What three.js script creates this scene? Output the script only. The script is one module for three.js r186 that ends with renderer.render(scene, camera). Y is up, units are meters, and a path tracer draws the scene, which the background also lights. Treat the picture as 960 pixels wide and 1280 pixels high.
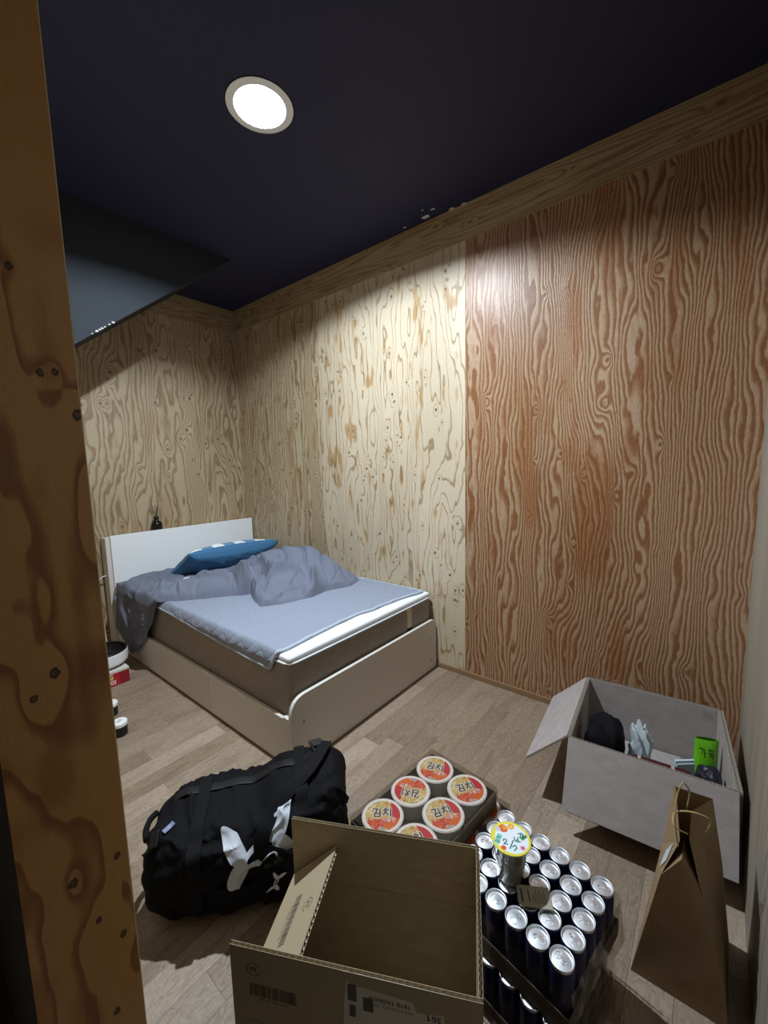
import * as THREE from 'three';
import { RoundedBoxGeometry } from 'three/addons/geometries/RoundedBoxGeometry.js';
import { mergeGeometries, mergeVertices, toCreasedNormals } from 'three/addons/utils/BufferGeometryUtils.js';
import { RectAreaLightUniformsLib } from 'three/addons/lights/RectAreaLightUniformsLib.js';

// ------------------------------------------------------------------ camera, lights, exposure
const scene = new THREE.Scene();
scene.background = new THREE.Color(0x000000);
const camera = new THREE.PerspectiveCamera(102.93, 960 / 1280, 0.01, 50);
camera.position.set(0, 1.3, 0);
camera.rotation.set(THREE.MathUtils.degToRad(-6.666), THREE.MathUtils.degToRad(-50.881), THREE.MathUtils.degToRad(-1.333), 'YXZ');
const renderer = new THREE.WebGLRenderer({ antialias: true });
renderer.toneMapping = THREE.LinearToneMapping;
renderer.toneMappingExposure = 1.0;
renderer.shadowMap.enabled = true;
RectAreaLightUniformsLib.init();

const CEIL = 2.68;
const LAMP = [1.075, CEIL, -1.443];
const LAMP_COLOR = new THREE.Color().setRGB(0.78, 0.89, 1.0);
const areaLight = new THREE.RectAreaLight(LAMP_COLOR, 9600, 0.05, 0.05);   // the LED chip of the ceiling downlight, just under its diffuser
areaLight.position.set(LAMP[0], CEIL + 0.025, LAMP[2]);
areaLight.lookAt(LAMP[0], 0, LAMP[2]);
scene.add(areaLight);

// ------------------------------------------------------------------ helpers
let seedState = 7;
function seed(n) { seedState = n >>> 0; }
function rnd() { seedState = (seedState + 0x6D2B79F5) >>> 0; let t = seedState; t = Math.imul(t ^ (t >>> 15), t | 1); t ^= t + Math.imul(t ^ (t >>> 7), t | 61); return ((t ^ (t >>> 14)) >>> 0) / 4294967296; }
const rr = (a, b) => a + (b - a) * rnd();
const clamp = (v, a = 0, b = 1) => Math.min(b, Math.max(a, v));
const smooth = (a, b, v) => { const t = clamp((v - a) / (b - a)); return t * t * (3 - 2 * t); };
const lerp = (a, b, t) => a + (b - a) * t;
const D2R = Math.PI / 180;

const PERM = new Uint16Array(65536);
seed(99); for (let i = 0; i < 65536; i++) PERM[i] = Math.floor(rnd() * 65536);
function hash2(ix, iy, s) { return PERM[(ix + PERM[(iy + s * 131) & 65535]) & 65535] / 65535; }
function noise(x, y, s = 0) {   // value noise, -1..1
  const ix = Math.floor(x), iy = Math.floor(y), fx = x - ix, fy = y - iy;
  const u = fx * fx * fx * (fx * (fx * 6 - 15) + 10), v = fy * fy * fy * (fy * (fy * 6 - 15) + 10);
  const a = hash2(ix, iy, s), b = hash2(ix + 1, iy, s), c = hash2(ix, iy + 1, s), d = hash2(ix + 1, iy + 1, s);
  return (a + (b - a) * u + (c - a) * v + (a - b - c + d) * u * v) * 2 - 1;
}
const fbm = (x, y, s, o = 4) => { let v = 0, a = 0.55; for (let i = 0; i < o; i++) { v += a * noise(x, y, s + i * 7); x *= 2.03; y *= 2.03; a *= 0.5; } return v; };

function dataTex(W, H, fill, srgb = true) {
  const d = new Uint8Array(W * H * 4); fill(d, W, H);
  const t = new THREE.DataTexture(d, W, H, THREE.RGBAFormat);
  t.magFilter = THREE.LinearFilter; t.minFilter = THREE.LinearMipmapLinearFilter; t.generateMipmaps = true;
  t.wrapS = t.wrapT = THREE.RepeatWrapping; if (srgb) t.colorSpace = THREE.SRGBColorSpace; t.needsUpdate = true; return t;
}
function canvasTex(W, H, draw) {
  const c = document.createElement('canvas'); c.width = W; c.height = H; const g = c.getContext('2d'); draw(g, W, H);
  const t = new THREE.CanvasTexture(c); t.colorSpace = THREE.SRGBColorSpace; t.magFilter = THREE.LinearFilter; return t;
}
const hex = (h) => [(h >> 16) & 255, (h >> 8) & 255, h & 255];

// plywood face veneer: rings are the level lines of a smooth field that flows round the knots
function woodTex(o) {
  const { W, H, wm, hm } = o; const Q = 4, w4 = W / Q + 2, h4 = H / Q + 2;
  seed(o.seed);
  const knots = [];
  for (let i = 0; i < o.knots; i++) knots.push({ x: rr(0, wm), y: rr(0, hm), r: rr(o.kr[0], o.kr[1]), a: rr(o.ka[0], o.ka[1]) });
  const F = new Float32Array(w4 * h4), K = new Float32Array(w4 * h4), P = new Float32Array(w4 * h4);
  const S = o.seed;
  for (let j = 0; j < h4; j++) for (let i = 0; i < w4; i++) {
    const X = i * Q / W * wm, Y = j * Q / H * hm;
    let f = o.lin * X + o.amp * noise(X / o.sx, Y / o.sy, S) + o.amp * (o.hi ?? 0.42) * noise(X / o.sx * 2.3, Y / o.sy * 2.6, S + 3) + o.amp * 0.1 * noise(X / o.sx * 6, Y / o.sy * 9, S + 5) + o.lin * 0.012 * noise(X * 14, Y * 5, S + 9) + (o.jag ?? 0) * (noise(X * 45, Y * 13, S + 17) + 0.6 * noise(X * 110, Y * 34, S + 19));
    F[j * w4 + i] = f;
    P[j * w4 + i] = noise(X / o.px, Y / o.py, S + 13) + 0.5 * noise(X / o.px * 2.2, Y / o.py * 2.4, S + 15);
  }
  for (const k of knots) {
    const R = k.r * 9, x0 = Math.max(0, Math.floor((k.x - R) / wm * W / Q)), x1 = Math.min(w4 - 1, Math.ceil((k.x + R) / wm * W / Q));
    const y0 = Math.max(0, Math.floor((k.y - R * 2.2) / hm * H / Q)), y1 = Math.min(h4 - 1, Math.ceil((k.y + R * 2.2) / hm * H / Q));
    for (let j = y0; j <= y1; j++) for (let i = x0; i <= x1; i++) {
      const dx = (i * Q / W * wm - k.x) / (k.r * 2.6), dy = (j * Q / H * hm - k.y) / (k.r * 5);
      F[j * w4 + i] += k.a * Math.exp(-(dx * dx + dy * dy));
    }
  }
  const samp = (A, i, j) => { const x = i / Q, y = j / Q, a = x | 0, b = y | 0, u = x - a, v = y - b, q = b * w4 + a; return (A[q] * (1 - u) + A[q + 1] * u) * (1 - v) + (A[q + w4] * (1 - u) + A[q + w4 + 1] * u) * v; };
  const E = hex(o.early), L = hex(o.late), PC = hex(o.patch), KC = hex(o.knotColor);
  return dataTex(W, H, (d) => {
    for (let j = 0; j < H; j++) for (let i = 0; i < W; i++) {
      const X = i / W * wm, Y = j / H * hm;
      const f = samp(F, i, j), t = f - Math.floor(f);
      let l = smooth(o.l0, o.l1, t) * (1 - smooth(o.l1 + (1 - o.l1) * 0.35, 1, t)) * o.ls;
      const p = smooth(o.p0, o.p1, samp(P, i, j)) * o.ps;
      const fib = (hash2((X * 1600) | 0, (Y * 90 + 3 * noise(X * 300, Y * 4, 5)) | 0, 21) - 0.5) * o.fib + (hash2(i, j, 33) - 0.5) * o.fib * 0.5 + 14 * o.blot * noise(X * 3, Y * 1.2, S + 31);
      const q = (j * W + i) * 4;
      for (let c = 0; c < 3; c++) {
        let v = E[c] + (PC[c] - E[c]) * p; v += (L[c] - v) * l;
        d[q + c] = clamp(v + fib, 0, 255);
      }
      d[q + 3] = 255;
    }
    for (const k of knots) {   // the knots themselves, with their dark rims
      const R = k.r * 1.5, x0 = Math.floor((k.x - R) / wm * W), x1 = Math.ceil((k.x + R) / wm * W), y0 = Math.floor((k.y - R * 1.2) / hm * H), y1 = Math.ceil((k.y + R * 1.2) / hm * H);
      for (let j = Math.max(0, y0); j <= Math.min(H - 1, y1); j++) for (let i = Math.max(0, x0); i <= Math.min(W - 1, x1); i++) {
        const dx = (i / W * wm - k.x) / k.r, dy = (j / H * hm - k.y) / (k.r * 1.15), dd = Math.hypot(dx, dy) * (1 + 0.2 * noise(dx * 2 + k.x * 50, dy * 2, 3));
        const a = (1 - smooth(0.75, 1.05, dd)) * (0.55 + 0.45 * smooth(0.3, 0.8, dd)) * o.kd, q = (j * W + i) * 4;
        for (let c = 0; c < 3; c++) d[q + c] += (KC[c] - d[q + c]) * a;
      }
    }
  });
}
const WOOD = new THREE.Color().setScalar(0.70);
const std = (color, roughness = 0.7, extra = {}) => new THREE.MeshPhysicalMaterial({ color, roughness, ...extra });

const taken = new Map();
function numbered(n) { const k = taken.get(n) || 0; taken.set(n, k + 1); return k ? n + '_' + String(k).padStart(3, '0') : n; }
function part(name, geo, mat, parent, label) {
  const m = new THREE.Mesh(geo, mat); m.name = name; m.castShadow = m.receiveShadow = true; parent.add(m);
  if (label) m.userData.label = label; return m;
}
function thing(name, label, category, pos = [0, 0, 0], turn = 0, group) {
  const g = new THREE.Group(); g.name = numbered(name); g.position.set(...pos); g.rotation.y = turn; scene.add(g);
  g.userData = { label, category }; if (group) g.userData.group = group; return g;
}
function single(name, geo, mat, label, category, group) { const m = part(numbered(name), geo, mat, scene); m.userData = { label, category }; if (group) m.userData.group = group; return m; }
function struct(name, geo, mat, label, category = 'wall') { const m = part(name, geo, mat, scene); m.userData = { kind: 'structure', label, category }; return m; }
function structGroup(name, label, category) { const g = new THREE.Group(); g.name = name; scene.add(g); g.userData = { kind: 'structure', label, category }; return g; }
const bx = (x0, x1, y0, y1, z0, z1) => new THREE.BoxGeometry(x1 - x0, y1 - y0, z1 - z0).translate((x0 + x1) / 2, (y0 + y1) / 2, (z0 + z1) / 2);
const rbx = (x0, x1, y0, y1, z0, z1, r = 0.004, s = 2) => new RoundedBoxGeometry(x1 - x0, y1 - y0, z1 - z0, s, r).translate((x0 + x1) / 2, (y0 + y1) / 2, (z0 + z1) / 2);
const V = (x, y, z) => new THREE.Vector3(x, y, z);
const tube = (pts, r, n = 40, k = 8, closed = false) => new THREE.TubeGeometry(new THREE.CatmullRomCurve3(pts.map((p) => (p.isVector3 ? p : V(...p))), closed), n, r, k, closed);
const lathe = (pts, n = 32) => new THREE.LatheGeometry(pts.map((p) => new THREE.Vector2(p[0], p[1])), n);
const strip = (g) => { const q = g.index ? g.toNonIndexed() : g; for (const k of Object.keys(q.attributes)) if (!['position', 'normal', 'uv'].includes(k)) q.deleteAttribute(k); return q; };
const merge = (...gs) => mergeGeometries(gs.flat().map(strip));
function gridGeo(nu, nv, f, flip = false) {   // f(u, v) -> [x, y, z]; uv 0..1
  const pos = [], uv = [], idx = [];
  for (let j = 0; j <= nv; j++) for (let i = 0; i <= nu; i++) { const p = f(i / nu, j / nv); pos.push(p[0], p[1], p[2]); uv.push(i / nu, j / nv); }
  for (let j = 0; j < nv; j++) for (let i = 0; i < nu; i++) { const a = j * (nu + 1) + i, b = a + 1, c = a + nu + 1, e = c + 1; flip ? idx.push(a, c, b, b, c, e) : idx.push(a, b, c, b, e, c); }
  const g = new THREE.BufferGeometry(); g.setAttribute('position', new THREE.Float32BufferAttribute(pos, 3)); g.setAttribute('uv', new THREE.Float32BufferAttribute(uv, 2)); g.setIndex(idx); g.computeVertexNormals(); return g;
}
function polyGeo(tris) { const pos = [], uv = []; for (const t of tris) for (const p of t) { pos.push(...p); uv.push(p[0] + p[2], p[1]); } const g = new THREE.BufferGeometry(); g.setAttribute('position', new THREE.Float32BufferAttribute(pos, 3)); g.setAttribute('uv', new THREE.Float32BufferAttribute(uv, 2)); g.computeVertexNormals(); return g; }
function ribbon(pts, width, thick, upv, n = 50) {   // a flat strap along a curve; upv(t, point) gives the outward normal
  const c = new THREE.CatmullRomCurve3(pts.map((p) => V(...p))); const ring = [];
  for (let i = 0; i <= n; i++) { const t = i / n, p = c.getPoint(t), tg = c.getTangent(t), N = upv(t, p).clone().normalize(), S = tg.clone().cross(N).normalize(); N.copy(S).cross(tg).normalize(); ring.push([p, N, S]); }
  return gridGeo(4, n, (u, v) => { const [p, N, S] = ring[Math.round(v * n)], k = Math.round(u * 4) % 4, a = [[-1, 0], [1, 0], [1, 1], [-1, 1]][k]; const q = p.clone().addScaledVector(S, a[0] * width / 2).addScaledVector(N, a[1] * thick); return [q.x, q.y, q.z]; });
}

// ------------------------------------------------------------------ textures of the place
const pineRed = woodTex({ W: 1024, H: 2048, wm: 1.25, hm: 2.5, seed: 11, knots: 46, kr: [0.005, 0.010], ka: [-2.2, 2.6], lin: 52, amp: 3.3, hi: 0.34, jag: 0.16, sx: 0.15, sy: 0.95, px: 0.08, py: 0.4, p0: 0.2, p1: 1.0, ps: 0.6, early: 0xcfae8d, late: 0x98613c, patch: 0xb57b50, knotColor: 0x8a5a38, l0: 0.15, l1: 0.72, ls: 0.85, fib: 26, blot: 1.2, kd: 0.45 });
const pineYellow = woodTex({ W: 1024, H: 2048, wm: 1.22, hm: 2.5, seed: 23, knots: 95, kr: [0.0045, 0.008], ka: [1.0, 2.6], lin: 15, amp: 2.7, hi: 0.36, jag: 0.05, sx: 0.13, sy: 0.8, px: 0.04, py: 0.17, p0: 0.5, p1: 1.15, ps: 0.75, early: 0xe8d6b8, late: 0x967a54, patch: 0xc0935c, knotColor: 0x46301f, l0: 0.76, l1: 0.93, ls: 0.68, fib: 16, blot: 0.8, kd: 0.95 });
const pineDense = woodTex({ W: 768, H: 1536, wm: 1.1, hm: 2.5, seed: 37, knots: 120, kr: [0.0035, 0.007], ka: [0.8, 2.2], lin: 34, amp: 2.2, hi: 0.35, jag: 0.12, sx: 0.13, sy: 0.9, px: 0.06, py: 0.3, p0: 0.5, p1: 1.0, ps: 0.5, early: 0xdac6a4, late: 0x93724a, patch: 0xb98f5e, knotColor: 0x3f2a18, l0: 0.4, l1: 0.84, ls: 0.72, fib: 20, blot: 0.8, kd: 0.9 });
const pineBack = woodTex({ W: 1024, H: 2048, wm: 1.22, hm: 2.5, seed: 51, knots: 44, kr: [0.006, 0.013], ka: [1.4, 3.6], lin: 22, amp: 3.3, hi: 0.38, jag: 0.1, sx: 0.17, sy: 0.85, px: 0.1, py: 0.4, p0: 0.4, p1: 1.1, ps: 0.45, early: 0xd0ba98, late: 0x927550, patch: 0xb7946a, knotColor: 0x5c4733, l0: 0.4, l1: 0.84, ls: 0.7, fib: 20, blot: 0.9, kd: 0.8 });
const pineTrim = woodTex({ W: 256, H: 2048, wm: 0.18, hm: 2.4, seed: 63, knots: 14, kr: [0.005, 0.009], ka: [0.8, 1.6], lin: 40, amp: 2.2, hi: 0.4, sx: 0.07, sy: 0.9, px: 0.06, py: 0.5, p0: 0.3, p1: 1.0, ps: 0.4, early: 0xceb792, late: 0x98784c, patch: 0xb78f62, knotColor: 0x5f4228, l0: 0.3, l1: 0.8, ls: 0.7, fib: 16, blot: 0.8, kd: 0.6 });
const pineJamb = woodTex({ W: 256, H: 2048, wm: 0.15, hm: 2.68, seed: 82, knots: 22, kr: [0.004, 0.008], ka: [0.25, 0.7], lin: 2.0, amp: 1.25, hi: 0.35, jag: 0.02, sx: 0.12, sy: 0.55, px: 0.06, py: 0.16, p0: 0.1, p1: 1.1, ps: 0.7, early: 0xd8a05e, late: 0x8a5228, patch: 0xb07136, knotColor: 0x2c1a10, l0: 0.7, l1: 0.94, ls: 0.7, fib: 14, blot: 0.8, kd: 0.95 });
const greyOak = woodTex({ W: 512, H: 1024, wm: 1.2, hm: 2.7, seed: 95, knots: 0, kr: [0, 0], ka: [0, 0], lin: 46, amp: 2.2, sx: 0.2, sy: 1.6, px: 0.05, py: 0.9, p0: 0.2, p1: 0.9, ps: 0.6, early: 0xb9ae9c, late: 0x8d8474, patch: 0xa2907a, knotColor: 0, l0: 0.3, l1: 0.8, ls: 0.7, fib: 16, blot: 0.8, kd: 0 });
const oakPlank = [[0xb39c82, 0x937c63], [0xa99177, 0x8a745c], [0xbca58b, 0x9d866c], [0xae9579, 0x8b735a], [0xa48c73, 0x836d57]].map(([a, b], i) => woodTex({ W: 512, H: 64, wm: 0.095, hm: 0.0, seed: 110 + i, knots: 0, kr: [0, 0], ka: [0, 0], lin: 0, amp: 2.5, sx: 0.1, sy: 0.02, px: 0.2, py: 0.02, p0: 0.2, p1: 1, ps: 0.5, early: a, late: b, patch: b, knotColor: 0, l0: 0.3, l1: 0.8, ls: 0.6, fib: 14, blot: 0.6, kd: 0, ...{ wm: 0.8, hm: 0.095 } }));
const fine = (W, c, amp, s, k = 1) => dataTex(W, W, (d) => { const C = hex(c); for (let j = 0; j < W; j++) for (let i = 0; i < W; i++) { const n = (hash2(i, j, s) - 0.5) * amp + amp * 0.5 * k * fbm(i / 23, j / 23, s + 2, 3), q = (j * W + i) * 4; for (let e = 0; e < 3; e++) d[q + e] = clamp(C[e] + n, 0, 255); d[q + 3] = 255; } });
const rep = (t, x, y) => { const c = t.clone(); c.wrapS = c.wrapT = THREE.RepeatWrapping; c.repeat.set(x, y); c.needsUpdate = true; return c; };
const heather = dataTex(256, 256, (d) => { for (let i = 0; i < 65536; i++) { const h = hash2(i & 255, i >> 8, 61), k = h > 0.78 ? 78 : h > 0.3 ? 138 : 168, q = i * 4; d[q] = k + 12; d[q + 1] = k + 2; d[q + 2] = k - 8; d[q + 3] = 255; } });
const kraftTex = fine(256, 0xa8977b, 18, 71), greyCardTex = fine(256, 0xa69c98, 16, 73), paperTex = fine(256, 0x927858, 16, 75), fabricBump = fine(256, 0x808080, 90, 77, 0.5);

const M = {
  red: std(WOOD, 0.36, { map: pineRed, bumpMap: pineRed, bumpScale: 0.0012, specularIntensity: 0.6 }),
  yellow: std(WOOD, 0.5, { map: pineYellow, bumpMap: pineYellow, bumpScale: 0.0008 }),
  dense: std(WOOD, 0.55, { map: pineDense, bumpMap: pineDense, bumpScale: 0.0008 }),
  back: std(WOOD, 0.55, { map: pineBack, bumpMap: pineBack, bumpScale: 0.0008 }),
  trim: std(WOOD, 0.6, { map: pineTrim, bumpMap: pineTrim, bumpScale: 0.0008 }),
  jamb: std(new THREE.Color().setScalar(0.74), 0.5, { map: pineJamb, bumpMap: pineJamb, bumpScale: 0.0006 }),
  grey: std(WOOD, 0.6, { map: greyOak, bumpMap: greyOak, bumpScale: 0.0008 }),
  ceiling: std(0x1d1f3e, 0.75), gap: std(0x1c1712, 0.9), chip: std(0xcfcdc8, 0.9), plywoodEdge: std(0xd9c8a4, 0.8),
  hallWall: std(0x9a9692, 0.85), oak: oakPlank.map((t) => std(new THREE.Color().setRGB(0.75, 0.78, 0.84), 0.5, { map: t, bumpMap: t, bumpScale: 0.0003 })),
  skirting: std(0x8a6c4c, 0.6), white: std(0xeceeee, 0.45), board: std(0xd6d1c8, 0.5), lampRing: std(0xe9edf2, 0.4),  // white is the same ivory as board, lightened to put lamplight on the headboard
  mattress: std(0xffffff, 0.95, { map: rep(heather, 3, 3) }), mattressTop: std(0xe6e9ea, 0.85), piping: std(0xdfe6ea, 0.8),
  slate: std(0x6f7484, 0.9, { bumpMap: rep(fabricBump, 10, 10), bumpScale: 0.0012, sheen: 0.25, sheenRoughness: 0.6 }),
  black: std(0x0a0a0f, 0.8, { specularIntensity: 0.35, bumpMap: rep(fabricBump, 6, 6), bumpScale: 0.0006 }), blackShiny: std(0x0d0e12, 0.4), blackGloss: std(0x0b0b0c, 0.15), webbing: std(0x0b0b0e, 0.8, { specularIntensity: 0.4 }),
  kraft: std(0xffffff, 0.85, { map: kraftTex }), greyCard: std(0xffffff, 0.85, { map: greyCardTex }), flute: std(0xded2ba, 0.9), paper: std(0xffffff, 0.85, { map: rep(paperTex, 2, 2), side: THREE.DoubleSide }),
  aluminium: std(0xe6e9ee, 0.42, { metalness: 1 }), canBlue: std(0x1a2250, 0.35, { metalness: 0.5 }), trayCard: std(0x5f5348, 0.8),
  film: std(0xffffff, 0.12, { transmission: 1, thickness: 0, ior: 1.4, side: THREE.DoubleSide }), smokyFilm: std(0xe4e0dc, 0.14, { transmission: 1, thickness: 0, ior: 1.4, side: THREE.DoubleSide }),
  plastic: std(0xf2f2ee, 0.35), cord: std(0xd8d8d4, 0.6), twine: std(0xb79d6c, 0.9),
};

// ------------------------------------------------------------------ the room
const XW = 2.15, ZB = -3.43, ZF = 0.135, XL = 0.215, XO = 0.07, ZJ = -0.8;   // right wall, back wall, front wall, left wall inner and outer face, end of the left wall

// floor: laminate planks running along x
{
  const g = structGroup('floor', 'light oak laminate floor of narrow staggered planks', 'floor');
  part('subfloor', bx(XO, XW + 0.1, -0.12, -0.008, ZB - 0.1, ZF + 0.1), std(0x6a5947, 0.9), g);
  seed(5); const w = 0.095, cache = new Map(); let row = 0;
  for (let z = ZB + 0.002; z < ZF; z += w, row++) {
    const z1 = Math.min(z + w, ZF); let x = XO - rr(0.05, 0.75); 
    while (x < XW) {
      const L = 0.8, a = Math.max(x, XO), b = Math.min(x + L, XW);
      if (b - a > 0.02) {
        const key = [(b - a).toFixed(3), (z1 - z).toFixed(3)].join();
        if (!cache.has(key)) { const q = new THREE.BoxGeometry(b - a - 0.0007, 0.008, z1 - z - 0.0007); const uv = q.attributes.uv; for (let i = 0; i < uv.count; i++) uv.setX(i, uv.getX(i) * (b - a) / L); cache.set(key, q); }
        const m = part('plank', cache.get(key), M.oak[Math.floor(rnd() * 5)], g); m.position.set((a + b) / 2, -0.004, (z + z1) / 2);
      }
      x += L;
    }
  }
}
// ceiling with the hole of the downlight
{
  const s = new THREE.Shape(); s.moveTo(-1.4, -1.4); s.lineTo(XW + 0.12, -1.4); s.lineTo(XW + 0.12, 3.55); s.lineTo(-1.4, 3.55); s.closePath();
  const h = new THREE.Path(); h.absarc(LAMP[0], -LAMP[2], 0.1, 0, Math.PI * 2, true); s.holes.push(h);
  const g = new THREE.ExtrudeGeometry(s, { depth: 0.12, bevelEnabled: false, curveSegments: 48 }); g.rotateX(-Math.PI / 2); g.translate(0, CEIL, 0);
  const c = struct('ceiling', g, M.ceiling, 'near-black navy painted ceiling with flaking edge', 'ceiling');
  seed(8);   // paint flaked off along the edge over the right wall
  for (const [x, z, r] of [[2.095, -1.35, 0.022], [2.06, -1.28, 0.012], [2.1, -1.5, 0.009], [2.125, -1.2, 0.014], [2.128, -1.13, 0.012], [2.03, -1.33, 0.006]]) {
    const sh = new THREE.Shape(); for (let i = 0; i < 9; i++) { const a = i / 9 * 6.283, q = r * rr(0.5, 1.1); sh[i ? 'lineTo' : 'moveTo'](Math.cos(a) * q * 0.8, Math.sin(a) * q * 1.4); }
    const p = part('bare_plaster_chip', new THREE.ExtrudeGeometry(sh, { depth: 0.001, bevelEnabled: false }).rotateX(Math.PI / 2), M.chip, c, 'pale bare plaster where paint flaked'); p.position.set(x, CEIL - 0.0001, z);
  }
}
// right wall of three veneered panels
{
  const g = structGroup('wall_right', 'long wall of upright pine plywood panels, reddish, pale yellow and dense grained', 'wall');
  part('backing', bx(XW, XW + 0.1, 0, CEIL, ZB - 0.1, ZF + 0.1), M.gap, g);
  for (const [z0, z1, m, l] of [[-1.1265, ZF, M.red, 'reddish brown plywood panel with dense wavy grain'], [-2.34, -1.1285, M.yellow, 'pale yellow plywood panel with many dark knots'], [ZB, -2.342, M.dense, 'dense grained pale plywood panel in the corner']]) {
    const q = new THREE.BoxGeometry(z1 - z0, 2.5, 0.01); q.rotateY(-Math.PI / 2); q.translate(XW - 0.001, 1.25, (z0 + z1) / 2); part('plywood_panel', q, m, g, l);
  }
}
const back = structGroup('wall_back', 'back wall of brownish knotty pine plywood behind the bed', 'wall');
part('backing', bx(XO, XW + 0.1, 0, CEIL, ZB - 0.1, ZB - 0.004), M.gap, back);
for (const [x0, x1] of [[XL, 0.928], [0.9295, XW]]) {
  const q = new THREE.BoxGeometry(x1 - x0, 2.5, 0.01); const uv = q.attributes.uv; for (let i = 0; i < uv.count; i++) uv.setX(i, uv.getX(i) * (x1 - x0) / 1.22 + (x0 < 0.5 ? 0.37 : 0));
  q.translate((x0 + x1) / 2, 1.25, ZB + 0.001); part('plywood_panel', q, M.back, back);
}
// trim boards under the ceiling and skirting
function trimBoard(name, len, h, label, place) { const q = new THREE.BoxGeometry(h, len, 0.012); q.rotateZ(Math.PI / 2); const m = struct(name, q, M.trim, label, 'trim'); place(m); return m; }
trimBoard('trim_1', ZF - ZB, 0.18, 'horizontal pine board along the top of the long wall', (m) => { m.rotation.y = -Math.PI / 2; m.position.set(XW - 0.011, CEIL - 0.09, (ZB + ZF) / 2); });
trimBoard('trim_2', XW - XL, 0.18, 'horizontal pine board along the top of the back wall', (m) => { m.position.set((XW + XL) / 2, CEIL - 0.09, ZB + 0.011); });
struct('baseboard_right', rbx(XW - 0.016, XW - 0.006, 0, 0.032, ZB, ZF, 0.003), M.skirting, 'low brown skirting strip along the long plywood wall', 'baseboard');
struct('baseboard_back', rbx(XL, XW - 0.016, 0, 0.032, ZB + 0.006, ZB + 0.016, 0.003), M.skirting, 'low brown skirting strip under the back wall', 'baseboard');
// front wall (grey wood board face), beside the doorway
{
  const q = new THREE.BoxGeometry(XW - XO + 0.1, CEIL, 0.12); q.translate((XW + XO + 0.1) / 2, CEIL / 2, ZF + 0.06);
  const uv = q.attributes.uv; for (let i = 0; i < uv.count; i++) uv.setX(i, uv.getX(i) * 1.75);
  struct('wall_front', q, M.grey, 'pale greyish wood wall at the right edge beside the cartons');
}
// left wall, ends beside the camera with a plywood end board
{
  const g = structGroup('wall_left', 'thick partition wall whose orange plywood end fills the left edge', 'wall');
  part('core', bx(XO + 0.012, XL - 0.012, 0, CEIL, ZB - 0.1, ZJ - 0.013), M.gap, g);
  for (let k = 0; k < 2; k++) { const z0 = ZB + k * 1.309, q = new THREE.BoxGeometry(1.307, CEIL, 0.012); q.rotateY(Math.PI / 2); q.translate(XL - 0.006, CEIL / 2, z0 + 0.654); part('plywood_panel', q, M.back, g); }
  part('hall_side_face', bx(XO, XO + 0.012, 0, CEIL, ZB - 0.1, ZJ - 0.0125), M.hallWall, g);
  const q = new THREE.BoxGeometry(XL - XO + 0.001, CEIL, 0.012); q.translate((XL + XO) / 2, CEIL / 2, ZJ - 0.006);
  part('end_board', q, M.jamb, g, 'orange knotty plywood board on the wall end');
  part('board_edge', bx(XL, XL + 0.0022, 0, CEIL, ZJ - 0.0125, ZJ - 0.0005), M.plywoodEdge, g, 'pale cut edge of the plywood');
}
// the underside of a stair, boxed in, in the far left corner
{
  const s = new THREE.Shape(); s.moveTo(XL, CEIL); s.lineTo(1.634, CEIL); s.lineTo(XL, CEIL - 0.785 * (1.634 - XL)); s.closePath();
  const q = new THREE.ExtrudeGeometry(s, { depth: ZB * -1 - 2.6 - 0.018, bevelEnabled: false }); q.translate(0, 0, ZB + 0.018);
  const m = struct('trim_3', q, std(0x141c25, 0.75), 'sloping dark boxed-in stair underside at the far left under the ceiling', 'soffit');
  seed(4); for (let i = 0; i < 9; i++) { const t = rr(0.83, 0.97), r = rr(0.002, 0.006), x = lerp(1.634, XL, t * 0.62); part('bare_plaster_chip', new THREE.DodecahedronGeometry(r).scale(1.6, 0.8, 0.3).translate(x, CEIL - 0.785 * (1.634 - x) + 0.004, -2.6), M.chip, m); }
}
// hallway the photograph is taken from
struct('floor_hall', bx(-1.4, XO, -0.12, 0, -1.4, 1.4), M.oak[0], 'hallway floor outside the doorway', 'floor');
struct('wall_hall_left', bx(-1.5, -1.4, 0, CEIL, -1.5, 1.4), M.hallWall, 'grey hallway wall opposite the doorway');
struct('wall_hall_back', bx(-1.5, XO, 0, CEIL, -1.5, -1.4), M.hallWall, 'grey hallway wall at its far end');
struct('wall_hall_front', bx(-1.5, XO + 0.1, 0, CEIL, 1.3, 1.4), M.hallWall, 'grey hallway wall behind the camera');
struct('wall_hall_right', bx(XO, XO + 0.1, 0, CEIL, ZF + 0.12, 1.3), M.hallWall, 'grey hallway wall beside the doorway');

// ------------------------------------------------------------------ ceiling downlight
{
  const t = thing('ceiling_downlight', 'round recessed white downlight shining in the dark ceiling', 'lamp', LAMP);
  part('trim_ring', lathe([[0.093, -0.001], [0.1, -0.006], [0.122, -0.004], [0.13, 0], [0.098, 0], [0.093, -0.001]], 64), M.lampRing, t);
  part('can', lathe([[0.0985, 0], [0.0985, 0.05], [0.0, 0.05]], 48), std(0x8f9296, 0.6), t);
  part('diffuser', new THREE.CylinderGeometry(0.095, 0.095, 0.006, 48).translate(0, 0.035, 0), new THREE.MeshStandardMaterial({ color: 0xffffff, emissive: new THREE.Color(0.85, 0.95, 1), emissiveIntensity: 4 }), t, 'glowing white diffuser');
}

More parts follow.
